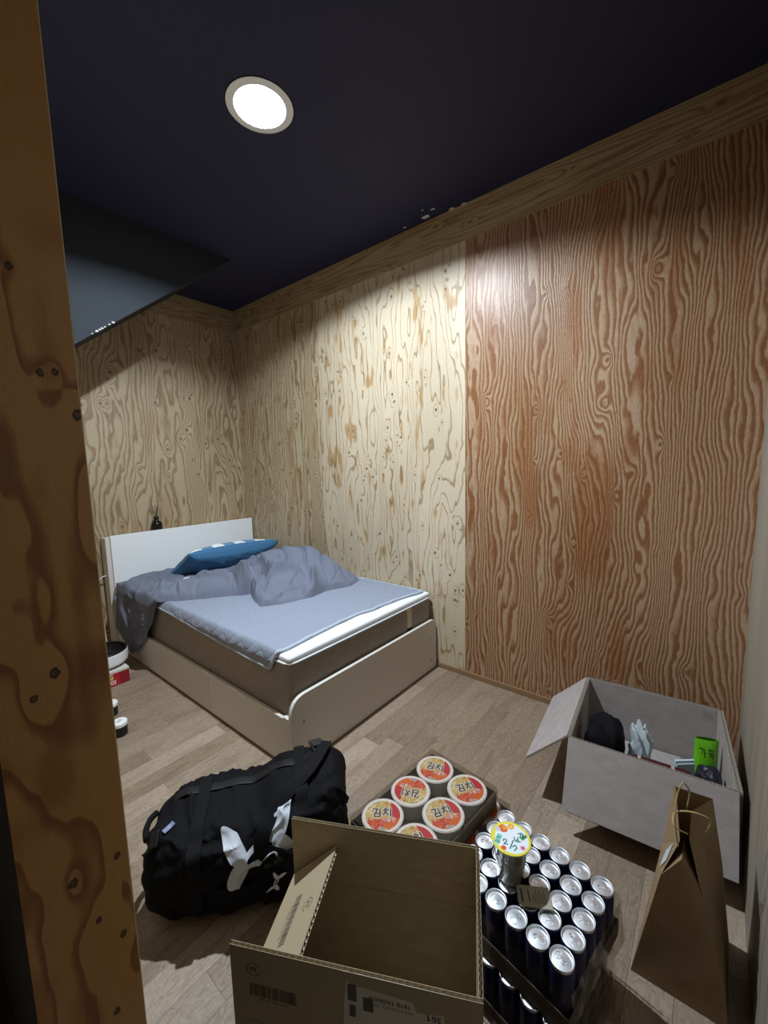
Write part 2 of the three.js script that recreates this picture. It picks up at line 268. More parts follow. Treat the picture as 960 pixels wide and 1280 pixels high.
// ------------------------------------------------------------------ bed
{
  const x0 = 0.985, x1 = 2.132, zf = -1.33, zh = -3.3;
  const t = thing('bed_frame', 'ivory board bed frame with tall headboard and low rounded footboard', 'bed');
  part('headboard', rbx(x0, x1 - 0.006, 0, 0.84, zh - 0.018, zh, 0.003), M.white, t, 'flat ivory headboard panel, coloured lighter to look lamplit');
  part('headboard_shelf', merge(rbx(x0 - 0.028, x1 - 0.006, 0, 0.824, ZB + 0.017, zh - 0.0185, 0.003)), M.board, t, 'narrow shelf box behind the headboard');
  const s = new THREE.Shape(), r = 0.085, h = 0.322; s.moveTo(x0, 0.006); s.lineTo(x1, 0.006); s.lineTo(x1, h - 0.05); s.quadraticCurveTo(x1, h, x1 - 0.05, h); s.lineTo(x0 + r, h); s.quadraticCurveTo(x0, h, x0, h - r); s.closePath();
  const fb = part('footboard', new THREE.ExtrudeGeometry(s, { depth: 0.015, bevelEnabled: true, bevelSize: 0.0015, bevelThickness: 0.0015, bevelSegments: 2, curveSegments: 12 }).translate(0, 0, zf - 0.0165), M.board, t, 'low footboard with rounded upper corners');
  for (const [x, y] of [[1.05, 0.2], [1.05, 0.07], [2.07, 0.2], [2.07, 0.07]]) part('screw_cap', new THREE.CylinderGeometry(0.006, 0.006, 0.002, 12).rotateX(Math.PI / 2).translate(x, y, zf + 0.001), std(0x9c948a, 0.5), fb);
  for (const [a, b] of [[zh + 0.001, -2.027], [-2.023, zf - 0.018]]) part('side_panel', rbx(x0, x0 + 0.018, 0.008, 0.225, a, b, 0.002), M.board, t);
  part('side_rail', rbx(x1 - 0.018, x1, 0.008, 0.225, zh + 0.001, zf - 0.018, 0.002), M.board, t);
  part('slat_base', bx(x0 + 0.02, x1 - 0.02, 0.1, 0.16, zh + 0.002, zf - 0.02), M.board, t);
  part('ledge', rbx(x0, x0 + 0.03, 0.2255, 0.232, zf - 0.06, zf - 0.018, 0.002), M.board, t);
}
const MX0 = 1.012, MX1 = 2.122, MZ0 = -3.285, MZ1 = -1.362, MY = 0.49;
{
  const t = thing('mattress', 'thick mattress with brown heather sides and white top edge', 'mattress');
  part('body', rbx(MX0, MX1, 0.162, MY - 0.006, MZ0, MZ1, 0.025, 4), M.mattress, t, 'brown-grey heather fabric side');
  part('top_panel', rbx(MX0 + 0.002, MX1 - 0.002, MY - 0.032, MY, MZ0 + 0.002, MZ1 - 0.002, 0.014, 4), M.mattressTop, t, 'white quilted top');
  const rc = (y, o) => { const p = []; const q = 0.03; for (const [cx, cz, a0] of [[MX1 - q, MZ1 - q, 0], [MX0 + q, MZ1 - q, 90], [MX0 + q, MZ0 + q, 180], [MX1 - q, MZ0 + q, 270]]) for (let k = 0; k <= 4; k++) { const a = (a0 + k * 22.5) * D2R; p.push(V(cx + Math.cos(a) * (q + o), y, cz + Math.sin(a) * (q + o))); } return p; };
  part('piping', tube(rc(MY - 0.03, 0.001), 0.005, 220, 6, true), M.piping, t, 'pale piping round the edge');
  part('brand_tag', rbx(1.868, 1.912, 0.3, 0.455, MZ1 - 0.001, MZ1 + 0.002, 0.001), std(0xcfc4a8, 0.8), t, 'cream fabric label');
  part('brand_tag_end', rbx(1.867, 1.913, 0.29, 0.335, MZ1, MZ1 + 0.003, 0.001), std(0x23262c, 0.6), t, 'dark lower end of the label');
}
// quilted pad
{
  const xl = MX0 + 0.002, q = 0.012;
  const P = (s, z, up) => {   // s measured from the mattress's left top edge; negative hangs down
    const w = 0.004 * fbm(s * 5, z * 5, 41, 3) + 0.0025 * noise(s * 22, z * 22, 44);
    if (s >= 0) return [xl + s, MY + 0.001 + up + Math.abs(w), z];
    const k = smooth(0, -0.03, s); return [xl - 0.003 - (up + Math.abs(w)) * k - 0.004 * k, MY + 0.001 + (up + Math.abs(w)) * (1 - k) + s * 0.96, z];
  };
  const edgeL = (v) => -(0.022 + 0.055 * smooth(0.15, 1, v)), zFront = (u) => -1.405 - 0.055 * Math.sin(clamp(u * 1.05) * Math.PI) * 0.9 + 0.012 * noise(u * 7, 3, 5) - 0.022 * (1 - u) + 0.03 * Math.exp(-Math.pow((u - 0.62) / 0.05, 2)) * 0.5;
  const corner = (u, v) => 0.05 * Math.pow(clamp((0.09 - u) / 0.09), 2);
  const f = (up) => (u, v) => { const s = lerp(edgeL(v), 1.07, u), z1 = zFront(u) - corner(u, v), z = lerp(-3.25, z1, v); return P(s, z, up); };
  const t = thing('mattress_pad', 'thin blue-grey quilted pad with pale binding over the mattress', 'bed pad');
  const quilt = dataTex(512, 512, (d) => { for (let j = 0; j < 512; j++) for (let i = 0; i < 512; i++) { const x = i / 512 * 12, y = j / 512 * 24, a = Math.abs(Math.sin((x + y * 0.5 + 0.3 * Math.sin(y * 3)) * Math.PI)), b = Math.abs(Math.sin((x - y * 0.5 + 0.3 * Math.sin(y * 3)) * Math.PI)); const v = 255 * Math.pow(Math.min(a, b), 0.4), qq = (j * 512 + i) * 4; d[qq] = d[qq + 1] = d[qq + 2] = v; d[qq + 3] = 255; } }, false);
  const padMat = std(0x8b92a2, 0.92, { bumpMap: quilt, bumpScale: 0.004 });
  part('pad', merge(gridGeo(90, 130, f(q), true), gridGeo(90, 130, f(0.0005))), padMat, t);
  const rim = []; const e = f(q * 0.55); for (let i = 0; i <= 40; i++) rim.push(V(...e(0, i / 40))); for (let i = 1; i <= 60; i++) rim.push(V(...e(i / 60, 1))); for (let i = 39; i >= 0; i -= 3) rim.push(V(...e(1, i / 40)));
  part('binding', tube(rim, 0.0075, 420, 8), std(0xb3bccb, 0.8), t, 'pale blue-white binding round the pad');
}
// duvet: a heap at the wall, folds across, one corner hanging over the left side
{
  const OUT = [[-0.40, -3.12], [-0.43, -2.98], [-0.33, -2.84], [-0.24, -2.73], [-0.04, -2.62], [0.12, -2.47], [0.30, -2.33], [0.42, -2.24], [0.36, -2.1], [0.32, -1.99], [0.42, -1.93], [0.6, -1.87], [0.74, -1.9], [0.9, -1.84], [1.04, -1.88], [1.105, -2.0], [1.11, -2.6], [1.105, -3.25], [0.5, -3.275], [0.05, -3.27], [-0.1, -3.25], [-0.3, -3.2]];
  const sd = (x, y) => { let d = 1e9, ins = false; for (let i = 0, j = OUT.length - 1; i < OUT.length; j = i++) { const [ax, ay] = OUT[j], [bx_, by] = OUT[i]; const ex = bx_ - ax, ey = by - ay, wx = x - ax, wy = y - ay, t = clamp((wx * ex + wy * ey) / (ex * ex + ey * ey)); d = Math.min(d, Math.hypot(wx - ex * t, wy - ey * t)); if ((ay > y) !== (by > y) && x < (bx_ - ax) * (y - ay) / (by - ay) + ax) ins = !ins; } return ins ? d : -d; };
  const gau = (x, y, cx, cy, rx, ry, rot = 0) => { const c = Math.cos(rot), s = Math.sin(rot), dx = (x - cx) * c + (y - cy) * s, dy = -(x - cx) * s + (y - cy) * c; return Math.exp(-Math.pow(dx / rx, 2) - Math.pow(dy / ry, 2)); };
  const ridge = (x, y, s) => 1 - Math.abs(noise(x, y, s));
  const H = (s, z, d) => {
    let h = 0.05;
    h += 0.165 * smooth(0, 0.16, d) * gau(s, z, 0.9, -2.28, 0.27, 0.30) + 0.07 * gau(s, z, 0.75, -2.6, 0.3, 0.25);
    h += 0.055 * gau(s, z, 0.62, -2.03, 0.08, 0.2, -0.9) + 0.07 * gau(s, z, 0.5, -2.3, 0.1, 0.18, 0.7) + 0.04 * gau(s, z, 0.15, -2.6, 0.3, 0.05, 0.85) + 0.045 * gau(s, z, 0.3, -2.85, 0.3, 0.06, 0.5) + 0.04 * gau(s, z, 0.08, -3.05, 0.25, 0.09, 0.3);
    const wx = s + 0.14 * noise(s * 3, z * 3, 71), wz = z + 0.14 * noise(s * 3, z * 3, 72);
    const calm = 1 - 0.85 * gau(s, z, 0.92, -2.25, 0.3, 0.34), busy = 1 + 1.1 * gau(s, z, 0.5, -2.2, 0.22, 0.3);
    const low = Math.max(smooth(0.55, 0.1, s) * smooth(-2.55, -2.85, z), smooth(-2.62, -2.82, z)); h *= 1 - 0.45 * low;
    h += (1 - 0.5 * low) * calm * busy * (0.06 * Math.pow(ridge(wx * 4.0 + wz * 2.6, wz * 2.2 - wx * 1.7, 74), 3) + 0.02 * Math.pow(ridge(wx * 9 + wz * 6, wz * 5 - wx * 4, 76), 4) + 0.006 * Math.pow(ridge(wx * 26 + wz * 9, wz * 18 - wx * 7, 78), 3)) - 0.02;
    h -= calm * (0.02 * Math.pow(ridge(wx * 6.5 + wz * 4.5 + 9, wz * 3 - wx * 3, 82), 12) + 0.014 * busy * Math.pow(ridge(wx * 12 - wz * 6 + 4, wz * 9 + wx * 4, 84), 10));
    for (const k of [-0.2, -0.06, 0.08, 0.22]) { const line = (s - 0.95) * 0.9 + (z + 2.3) * 0.55 - k + 0.03 * noise(z * 4, s * 4, 80); h -= 0.02 * Math.exp(-Math.pow(line / 0.012, 2)) * gau(s, z, 0.9, -2.3, 0.3, 0.34); h += 0.012 * Math.exp(-Math.pow((line - 0.05) / 0.04, 2)) * gau(s, z, 0.9, -2.3, 0.3, 0.34); }
    const e = clamp(d / 0.07); return Math.max(0.004, h) * Math.pow(clamp(1 - (1 - e) * (1 - e)), 0.5);
  };
  const nu = 250, nv = 230, s0 = -0.46, s1 = 1.118, z0 = -3.29, z1 = -1.8;
  const pos = [], idx = [], id = new Int32Array((nu + 1) * (nv + 1)).fill(-1), uv = [];
  const xl = MX0 - 0.03;
  for (let j = 0; j <= nv; j++) for (let i = 0; i <= nu; i++) {
    const s = lerp(s0, s1, i / nu), z = lerp(z0, z1, j / nv), d = sd(s, z); if (d < -0.009) continue;
    const h = d > 0 ? H(s, z, d) : -0.002; id[j * (nu + 1) + i] = pos.length / 3; const base = MY + 0.016;
    const k = smooth(0.035, -0.035, s);   // rolls over the mattress edge, then hangs with vertical folds
    const fold = k * smooth(-0.02, -0.22, s) * (0.012 + 0.012 * Math.sin(z * 38 + s * 9) + 0.006 * noise(z * 14, s * 8, 90));
    const flare = 0.01 * smooth(-0.05, -0.4, s);
    pos.push(xl + Math.max(s, 0) - k * (Math.min(h, 0.035) + fold + flare), base + h * (1 - k) + Math.min(s, 0), z); uv.push(s, z);
  }
  for (let j = 0; j < nv; j++) for (let i = 0; i < nu; i++) { const a = id[j * (nu + 1) + i], b = id[j * (nu + 1) + i + 1], c = id[(j + 1) * (nu + 1) + i], e = id[(j + 1) * (nu + 1) + i + 1]; if (a >= 0 && b >= 0 && c >= 0) idx.push(a, c, b); if (b >= 0 && c >= 0 && e >= 0) idx.push(b, c, e); }
  const g = new THREE.BufferGeometry(); g.setAttribute('position', new THREE.Float32BufferAttribute(pos, 3)); g.setAttribute('uv', new THREE.Float32BufferAttribute(uv, 2)); g.setIndex(idx); g.computeVertexNormals();
  const t = thing('duvet', 'crumpled slate grey duvet heaped on the bed, corner hanging down', 'duvet');
  part('quilt', g, M.slate, t);
  // care labels / white lining showing between the folds
  part('lining_fold', gridGeo(20, 6, (u, v) => { const s = lerp(0.2, 0.42, u), z = -2.83 + 0.05 * v + 0.05 * u; return [xl + s, MY + 0.016 + H(s, z, 0.2) + 0.004, z]; }, true), std(0xe2e6ea, 0.8), t, 'white lining showing in a fold');
}
// pillow
{
  const t = thing('pillow', 'blue pillow with white checked top leaning by the headboard', 'pillow', [1.69, 0.592, -3.0], 5 * D2R);
  t.rotation.order = 'YXZ'; t.rotation.x = -32 * D2R; t.rotation.z = -2.5 * D2R;
  const L = 0.4, Wd = 0.18, T = 0.092;
  const prof = (u, v) => { const a = 1 - Math.pow(Math.abs(u), 2.6), b = 1 - Math.pow(Math.abs(v), 2.6); return Math.pow(clamp(a), 0.45) * Math.pow(clamp(b), 0.45); };
  const F = (sg) => (a, b) => { const u = a * 2 - 1, v = b * 2 - 1; const pin = 1 - 0.07 * (1 - u * u) * v * v, pin2 = 1 - 0.05 * (1 - v * v) * u * u; const w = 0.006 * noise(u * 6, v * 5, 12) + 0.004 * noise(u * 15, v * 12, 14); const p = prof(u, v); return [u * L * pin2, sg * (T * p + w * p), v * Wd * pin]; };
  const check = canvasTex(512, 256, (g, W, H) => { g.fillStyle = '#3f6f98'; g.fillRect(0, 0, W, H); g.fillStyle = '#eef2f4'; for (let i = 0; i < 8; i++) for (let j = 0; j < 4; j++) if ((i + j) % 2 === 0) g.fillRect(16 + i * 60, 8 + j * 60, 60, 60); g.fillStyle = 'rgba(120,160,190,0.65)'; for (let i = 0; i < 8; i++) for (let j = 0; j < 4; j++) if ((i + j) % 2) g.fillRect(16 + i * 60, 8 + j * 60, 60, 60); });
  const blue = std(0x3d7098, 0.85, { bumpMap: rep(fabricBump, 4, 4), bumpScale: 0.0006 });
  part('under_side', gridGeo(60, 40, F(-1)), blue, t, 'plain blue side');
  part('top_side', gridGeo(60, 40, F(1), true), std(0xffffff, 0.85, { map: check }), t, 'white and blue checked side');
}
// reed diffuser on the headboard shelf
{
  const t = thing('reed_diffuser', 'black bottle with reed sticks on the headboard shelf', 'diffuser', [1.33, 0.8245, -3.375]);
  part('bottle', lathe([[0, 0], [0.036, 0], [0.04, 0.004], [0.04, 0.05], [0.034, 0.068], [0.018, 0.08], [0.016, 0.1], [0.02, 0.102], [0.02, 0.112], [0.012, 0.114], [0, 0.112]], 32), M.blackGloss, t);
  for (const [a, b, h] of [[-0.03, 0.004, 0.225], [0.028, -0.004, 0.235], [-0.006, 0.012, 0.2], [0.012, 0.008, 0.19]]) part('reed', tube([[a * 0.15, 0.1, b * 0.2], [a * 0.55, lerp(0.1, h, 0.5), b * 0.6], [a, h, b]], 0.002, 6, 5), std(0x1c1713, 0.8), t);
}
// white cord beside the headboard
single('power_cord', tube([[0.956, 0.55, -3.36], [0.93, 0.548, -3.36], [0.902, 0.515, -3.36], [0.897, 0.45, -3.355], [0.9, 0.3, -3.34], [0.905, 0.12, -3.33], [0.9, 0.02, -3.3], [0.84, 0.005, -3.25], [0.7, 0.005, -3.24]], 0.004, 80, 8), M.cord, 'thin white cord hanging beside the headboard', 'cord');

// ------------------------------------------------------------------ things on the floor at the left
{
  const tex = canvasTex(512, 160, (g, W, H) => { g.fillStyle = '#b3202c'; g.fillRect(0, 0, W, H); g.fillStyle = '#d8d0c0'; g.fillRect(0, 0, W, 18); g.fillStyle = '#8d141f'; g.fillRect(430, 18, 82, 142); g.save(); g.translate(330, 60); for (let i = 0; i < 60; i++) { g.fillStyle = ['#d9a23c', '#8a9a3c', '#c8502e', '#efd9a0'][i % 4]; g.beginPath(); g.ellipse(((i * 37) % 110) - 55, ((i * 23) % 60) - 30, 14, 7, i, 0, 7); g.fill(); } g.restore(); g.strokeStyle = '#f4ece2'; g.lineWidth = 7; for (let k = 0; k < 3; k++) { const x = 230 + k * 62; g.strokeRect(x, 100, 26, 20); g.beginPath(); g.moveTo(x + 38, 92); g.lineTo(x + 38, 146); g.moveTo(x, 134); g.lineTo(x + 28, 134); g.stroke(); } });
  const t = thing('red_carton', 'small red and white printed food carton on the floor beyond the jamb', 'carton', [0.69, 0, -2.92]);
  part('box', rbx(-0.17, 0.165, 0, 0.09, -0.16, 0.155, 0.003), std(0xa81f2a, 0.5), t);
  part('printed_front', rbx(-0.169, 0.164, 0.001, 0.089, 0.1545, 0.1565, 0.0008), std(0xffffff, 0.5, { map: tex }), t, 'red printed front with white lettering');
  part('lid_flap', rbx(-0.171, 0.166, 0.0895, 0.092, -0.161, 0.157, 0.001), std(0xd6cec4, 0.6), t);
}
{
  const t = thing('round_tub', 'round white tub with black rim standing on the red carton', 'tub', [0.765, 0.0925, -2.925]);
  part('base_ring', lathe([[0, 0], [0.128, 0], [0.132, 0.004], [0.132, 0.012], [0.12, 0.014], [0, 0.014]], 48), M.blackShiny, t, 'black base ring');
  part('white_band', lathe([[0.118, 0.012], [0.133, 0.013], [0.137, 0.03], [0.138, 0.082], [0.135, 0.086], [0.126, 0.086], [0.124, 0.02]], 48), M.plastic, t, 'white plastic band');
  part('black_rim', new THREE.TorusGeometry(0.13, 0.0065, 10, 48).rotateX(Math.PI / 2).translate(0, 0.089, 0), M.blackShiny, t, 'black rim');
  part('inside', lathe([[0.126, 0.088], [0.121, 0.04], [0.1, 0.025], [0, 0.022]], 48), std(0x241d18, 0.35), t, 'dark brown inside');
  const mk = [[0.88, 0.014], [0.94, 0.01], [1.0, 0.012], [1.08, 0.018]]; for (const [a, w] of mk) part('print_mark', new THREE.BoxGeometry(w, 0.004, 0.001).translate(0, 0.034, 0.1378).rotateY(a - 1.25), std(0x40444a, 0.6), t);
}
function jar(pos, label, turn) {
  const t = thing('small_jar', label, 'jar', pos, turn, 'small jars on the floor by the jamb');
  part('body', lathe([[0, 0], [0.03, 0], [0.033, 0.004], [0.033, 0.044], [0.03, 0.048], [0, 0.048]], 28), M.blackShiny, t, 'black body');
  const c = part('lid', lathe([[0, 0.048], [0.034, 0.048], [0.035, 0.052], [0.035, 0.066], [0.032, 0.07], [0, 0.07]], 28), M.plastic, t, 'white lid');
  for (const a of [-0.007, 0.007]) part('mark', bx(a - 0.002, a + 0.002, 0.0699, 0.0706, -0.009, 0.009), std(0x33363c, 0.6), c);
}
jar([0.622, 0, -2.225], 'small black jar with white lid, nearer one on the floor by the jamb', 0.7);
jar([0.652, 0, -2.45], 'small black jar with white lid, farther one half hidden by the jamb', 0.7);

// ------------------------------------------------------------------ duffel bag
{
  const t = thing('duffel_bag', 'black duffel bag with white emblems slumped on the floor', 'bag', [0.649, 0, -1.1], -Math.atan2(0.6, 0.8));
  const HL = 0.295, HW = 0.16;
  const sec = (s) => Math.pow(clamp(1 - Math.pow(Math.abs(s), 5)), 0.32);
  const surf = (s, a, out = 0) => {   // s -1..1 along the bag, a angle round the section
    const e = sec(s), hgt = 0.148 + 0.02 * s - 0.018 * Math.exp(-Math.pow((s + 0.05) / 0.35, 2)), w = HW * (1 + 0.06 * Math.cos(s * 3)), p = 0.55;
    const c = Math.cos(a), q = Math.sin(a); let y = Math.sign(q) * Math.pow(Math.abs(q), p), z = Math.sign(c) * Math.pow(Math.abs(c), p);
    const wr = 0.014 * fbm(s * 4 + 3, a * 2.2, 52, 3) + 0.013 * Math.pow(1 - Math.abs(noise(s * 5 + a, a * 3 - s * 2, 57)), 4) * smooth(-0.6, 0.3, y);
    const k = 0.35 + 0.65 * e; const zz = z * w * k + c * (wr + out), yy = hgt + y * hgt * (0.45 + 0.55 * e) + q * (wr + out) * (y > -0.8 ? 1 : 0);
    return [s * HL + Math.sign(s) * (wr * 0.7 + out * 0.6) * Math.abs(s) ** 8, Math.max(0.001, yy), zz];
  };
  const g = gridGeo(90, 96, (u, v) => { const q = u * 2 - 1; const s = Math.sign(q) * (1 - Math.pow(1 - Math.abs(q), 1.5)); return surf(s, v * Math.PI * 2); }, false);
  const ends = [-1, 1].map((sg) => gridGeo(48, 3, (u, v) => { const p = surf(sg * 0.99999, u * Math.PI * 2), c = [sg * (HL + 0.004), 0.15, 0], k = v; return [lerp(p[0], c[0], k), lerp(p[1], c[1], k), lerp(p[2], c[2], k)]; }, sg < 0));
  part('body', merge(g, ...ends), M.black, t, 'black woven fabric body');
  const ctr = V(0, 0.15, 0), nrm = (tt, p) => V(0, p.y - 0.14, p.z);
  const around = (s, a0, a1, out, n = 14) => Array.from({ length: n + 1 }, (_, i) => surf(s, lerp(a0, a1, i / n), out));
  for (const s of [-0.5, 0.52]) part('carry_strap', ribbon(around(s, -0.9, Math.PI + 0.9, 0.003), 0.036, 0.003, nrm, 60), M.webbing, t, 'black webbing strap');
  // top zip and its flap
  part('zip_flap', ribbon(Array.from({ length: 15 }, (_, i) => surf(lerp(-0.8, 0.8, i / 14), Math.PI * 0.5 + 0.12, 0.002)), 0.03, 0.002, () => V(0, 1, 0), 40), M.blackShiny, t, 'zip cover along the top');
  // shoulder strap lying over the top and down the front
  const sp = [surf(0.82, 1.75, 0.012), surf(0.62, 1.5, 0.02), surf(0.42, 1.3, 0.018), surf(0.22, 1.05, 0.014), surf(0.14, 0.75, 0.012), surf(0.12, 0.42, 0.012), surf(0.3, 0.1, 0.014), surf(0.5, -0.2, 0.016)];
  part('shoulder_strap', ribbon(sp, 0.042, 0.006, nrm, 70), M.webbing, t, 'padded shoulder strap');
  // buckle standing at the right end
  const b = surf(0.72, Math.PI * 0.56, 0.006);
  const bk = part('buckle', merge(rbx(-0.022, 0.022, 0, 0.012, -0.028, 0.028, 0.004), rbx(-0.02, 0.02, 0.012, 0.02, -0.012, 0.012, 0.003)), M.blackShiny, t, 'black plastic buckle'); bk.position.set(...b); bk.rotation.set(0.2, 0.3, -0.25);
  const b2 = part('buckle', merge(rbx(-0.015, 0.015, 0, 0.008, -0.02, 0.02, 0.003)), M.blackShiny, t); b2.position.set(...surf(-0.86, 1.1, 0.004)); b2.rotation.set(0.6, 0, 0.6);
  part('side_pocket', gridGeo(30, 20, (u, v) => { const p = surf(lerp(0.1, 0.8, u), lerp(-0.95, 0.2, v), 0.016 * Math.pow(Math.sin(Math.PI * clamp(u * 0.98 + 0.01)) * Math.sin(Math.PI * clamp(v * 0.98 + 0.01)), 0.35)); return p; }), M.black, t, 'zipped front pocket');
  part('pocket_zip', ribbon(Array.from({ length: 12 }, (_, i) => surf(lerp(0.14, 0.76, i / 11), 0.12, 0.018)), 0.012, 0.002, nrm, 30), M.blackShiny, t);
  // end handle at the left, small pale tab
  part('end_handle', tube([[-HL + 0.0, 0.22, 0.05], [-HL - 0.01, 0.225, 0.02], [-HL - 0.01, 0.225, -0.02], [-HL, 0.22, -0.05]], 0.009, 24, 8), M.webbing, t);
  part('reflective_tab', ribbon([surf(-0.8, 1.2, 0.006), surf(-0.76, 1.32, 0.006), surf(-0.73, 1.38, 0.006)], 0.013, 0.002, nrm, 8), std(0x6f7a98, 0.5), t, 'pale tab near the left end');
  // emblem: two crossing arcs, laid on the fabric
  function emblem(name, s0, y0, size, rot, out, mat, label) {
    const gs = [];
    const lay = (X, Y) => { const c = Math.cos(rot), q = Math.sin(rot), lx = (X * c - Y * q) * size, ly = (X * q + Y * c) * size; const raw = (y0 + ly) / 0.14 - 1, tt = clamp(raw, -0.97, 0.9), over = Math.max(0, raw - 0.9) * 0.14; return surf(clamp(s0 + lx / HL, -0.97, 0.97), Math.asin(Math.sign(tt) * Math.pow(Math.abs(tt), 1 / 0.55)) + over / 0.12, out); };
    for (const sx of [-1, 1]) for (const sy of [-1, 1]) gs.push(gridGeo(40, 8, (u, v) => {   // four plump arms
      const th = u * Math.PI * 2, a = Math.cos(th) * 0.44 * v, b = Math.sin(th) * 0.19 * v * (1 - 0.25 * Math.cos(th)), ax = Math.cos(0.95), ay = Math.sin(0.95); return lay(sx * (0.62 + a * ax - b * ay - 0.02), sy * (0.30 + a * ay + b * ax)); }));
    for (const sy of [-1, 1]) gs.push(gridGeo(40, 4, (u, v) => { const x = lerp(-0.62, 0.62, u); return lay(x, sy * (0.42 * x * x / 0.3844 * 0.7 - 0.16 + lerp(-0.06, 0.06, v))); }));   // the two arcs that join them
    part(name, merge(gs), mat, t, label);
  }
  emblem('emblem', 0.1, 0.22, 0.115, 0.12, 0.009, std(0xc6ccd6, 0.5), 'large white emblem of two crossing arcs');
  emblem('small_emblem', 0.235, 0.125, 0.03, 1.1, 0.02, std(0xcdd4e2, 0.5), 'small white emblem on the pocket');
}

// ------------------------------------------------------------------ corrugated cartons
function corr(w, h, th = 0.007, wave = 0.012) {   // board in the xy plane, lower left corner at 0; outer liner at +z, flutes show at the top and bottom edge
  const l = 0.0007, n = Math.max(8, Math.round(w / wave) * 4);
  const flute = gridGeo(n, 1, (u, v) => [u * w, v * h, Math.sin(u * Math.PI * 2 * Math.round(w / wave)) * (th / 2 - l)]);
  return { inner: new THREE.BoxGeometry(w, h, l).translate(w / 2, h / 2, -th / 2 + l / 2), outer: new THREE.BoxGeometry(w, h, l).translate(w / 2, h / 2, th / 2 - l / 2), flute };
}
function boardPart(name, w, h, mat, parent, place, print, label) {
  const c = corr(w, h), m = part(name, print ? c.inner : merge(c.inner, c.outer), mat, parent, label); place(m);
  part('corrugated_core', c.flute, M.flute, m); if (print) part('printed_liner', c.outer, print, m, 'outer face with black print'); return m;
}
const barcode = (g, x, y, w, h, s) => { seed(s); let q = x; g.fillStyle = '#2a2620'; while (q < x + w) { const b = 1 + Math.floor(rnd() * 4); g.fillRect(q, y, b, h); q += b + 1 + Math.floor(rnd() * 3); } };
{   // the open brown carton nearest the camera
  const t = thing('open_carton', 'open empty brown cardboard carton with raised flaps nearest the camera', 'carton', [0.531, 0.001, -0.4975], -62.6 * D2R);
  const L = 0.444, D = 0.272, Hb = 0.3, F = 0.15, th = 0.007;
  const kraftPrint = (draw, w, h) => std(0xffffff, 0.85, { map: canvasTex(Math.round(w * 2200), Math.round(h * 2200), (g, W, H) => { g.fillStyle = '#a8977b'; g.fillRect(0, 0, W, H); seed(3); for (let i = 0; i < 2600; i++) { g.fillStyle = rnd() > 0.5 ? 'rgba(200,168,122,0.25)' : 'rgba(140,108,70,0.25)'; g.fillRect(rnd() * W, rnd() * H, 1 + rnd() * 6, 1); } draw(g, W, H); }) });
  const mark = (g, x, y, r) => { g.strokeStyle = '#2a2620'; g.lineWidth = 3; g.beginPath(); g.arc(x, y, r, 0.3, 5.9); g.stroke(); g.fillStyle = '#2a2620'; g.font = 'bold ' + Math.round(r) + 'px sans-serif'; g.textAlign = 'center'; g.fillText('PE', x, y + r * 0.36); };
  part('bottom', bx(-L / 2, L / 2, 0, 0.006, -D / 2, D / 2), M.kraft, t);
  boardPart('front_wall', L, Hb - 0.006, M.kraft, t, (m) => m.position.set(-L / 2, 0.006, D / 2 - th / 2));
  boardPart('back_wall', L, Hb - 0.006, M.kraft, t, (m) => { m.position.set(L / 2, 0.006, -D / 2 + th / 2); m.rotation.y = Math.PI; });
  for (const sg of [-1, 1]) boardPart('side_wall', D - 2 * th - 0.001, Hb - 0.006, M.kraft, t, (m) => { m.position.set(sg * (L / 2 - th / 2), 0.006, sg * (D / 2 - th - 0.0005)); m.rotation.y = sg * Math.PI / 2; });
  const frontPrint = kraftPrint((g, W, H) => {
    mark(g, W * 0.1, H * 0.28, H * 0.085);
    barcode(g, W * 0.08, H * 0.47, W * 0.2, H * 0.17, 17); g.globalAlpha = 0.5; barcode(g, W * 0.12, H * 0.66, W * 0.12, H * 0.03, 18); g.globalAlpha = 1;
    // torn shipping label, upside down
    g.fillStyle = '#cfc8b8'; g.beginPath(); g.moveTo(W * 0.49, H * 0.12); g.lineTo(W * 0.52, H * 0.16); g.lineTo(W * 0.66, H * 0.18); g.lineTo(W * 0.745, H * 0.2); g.lineTo(W * 0.76, H * 0.32); g.lineTo(W * 0.86, H * 0.28); g.lineTo(W * 0.87, H * 0.98); g.lineTo(W * 0.47, H * 0.99); g.lineTo(W * 0.48, H * 0.4); g.closePath(); g.fill();
    g.fillStyle = 'rgba(60,56,52,0.8)'; g.fillRect(W * 0.495, H * 0.15, W * 0.035, H * 0.22); g.fillRect(W * 0.5, H * 0.42, W * 0.025, H * 0.16); g.fillRect(W * 0.555, H * 0.28, W * 0.04, H * 0.18); g.fillRect(W * 0.8, H * 0.42, W * 0.05, H * 0.2);
    g.save(); g.translate(W * 0.74, H * 0.28); g.rotate(Math.PI); g.fillStyle = '#4a4640'; g.font = 'bold ' + H * 0.075 + 'px sans-serif'; g.textAlign = 'left'; g.fillText('1818 TAIWAN', 0, H * 0.03); g.font = H * 0.05 + 'px sans-serif'; g.fillText('FREE ECONOMIC ZONE', -W * 0.01, -H * 0.05); g.restore();
    g.save(); g.translate(W * 0.855, H * 0.31); g.rotate(Math.PI); g.fillStyle = '#3a3630'; g.font = 'bold ' + H * 0.11 + 'px sans-serif'; g.textAlign = 'left'; g.fillText('361', 0, 0); g.restore();
  }, L, F);
  boardPart('front_flap', L, F, M.kraft, t, (m) => { m.position.set(-L / 2, Hb + 0.001, D / 2 - th / 2); }, frontPrint, 'front flap standing upright, printed');
  boardPart('back_flap', L, F, M.kraft, t, (m) => { m.position.set(L / 2, Hb + 0.001, -D / 2 + th / 2); m.rotation.y = Math.PI; }, null, 'back flap standing upright');
  const sideW = 0.235;
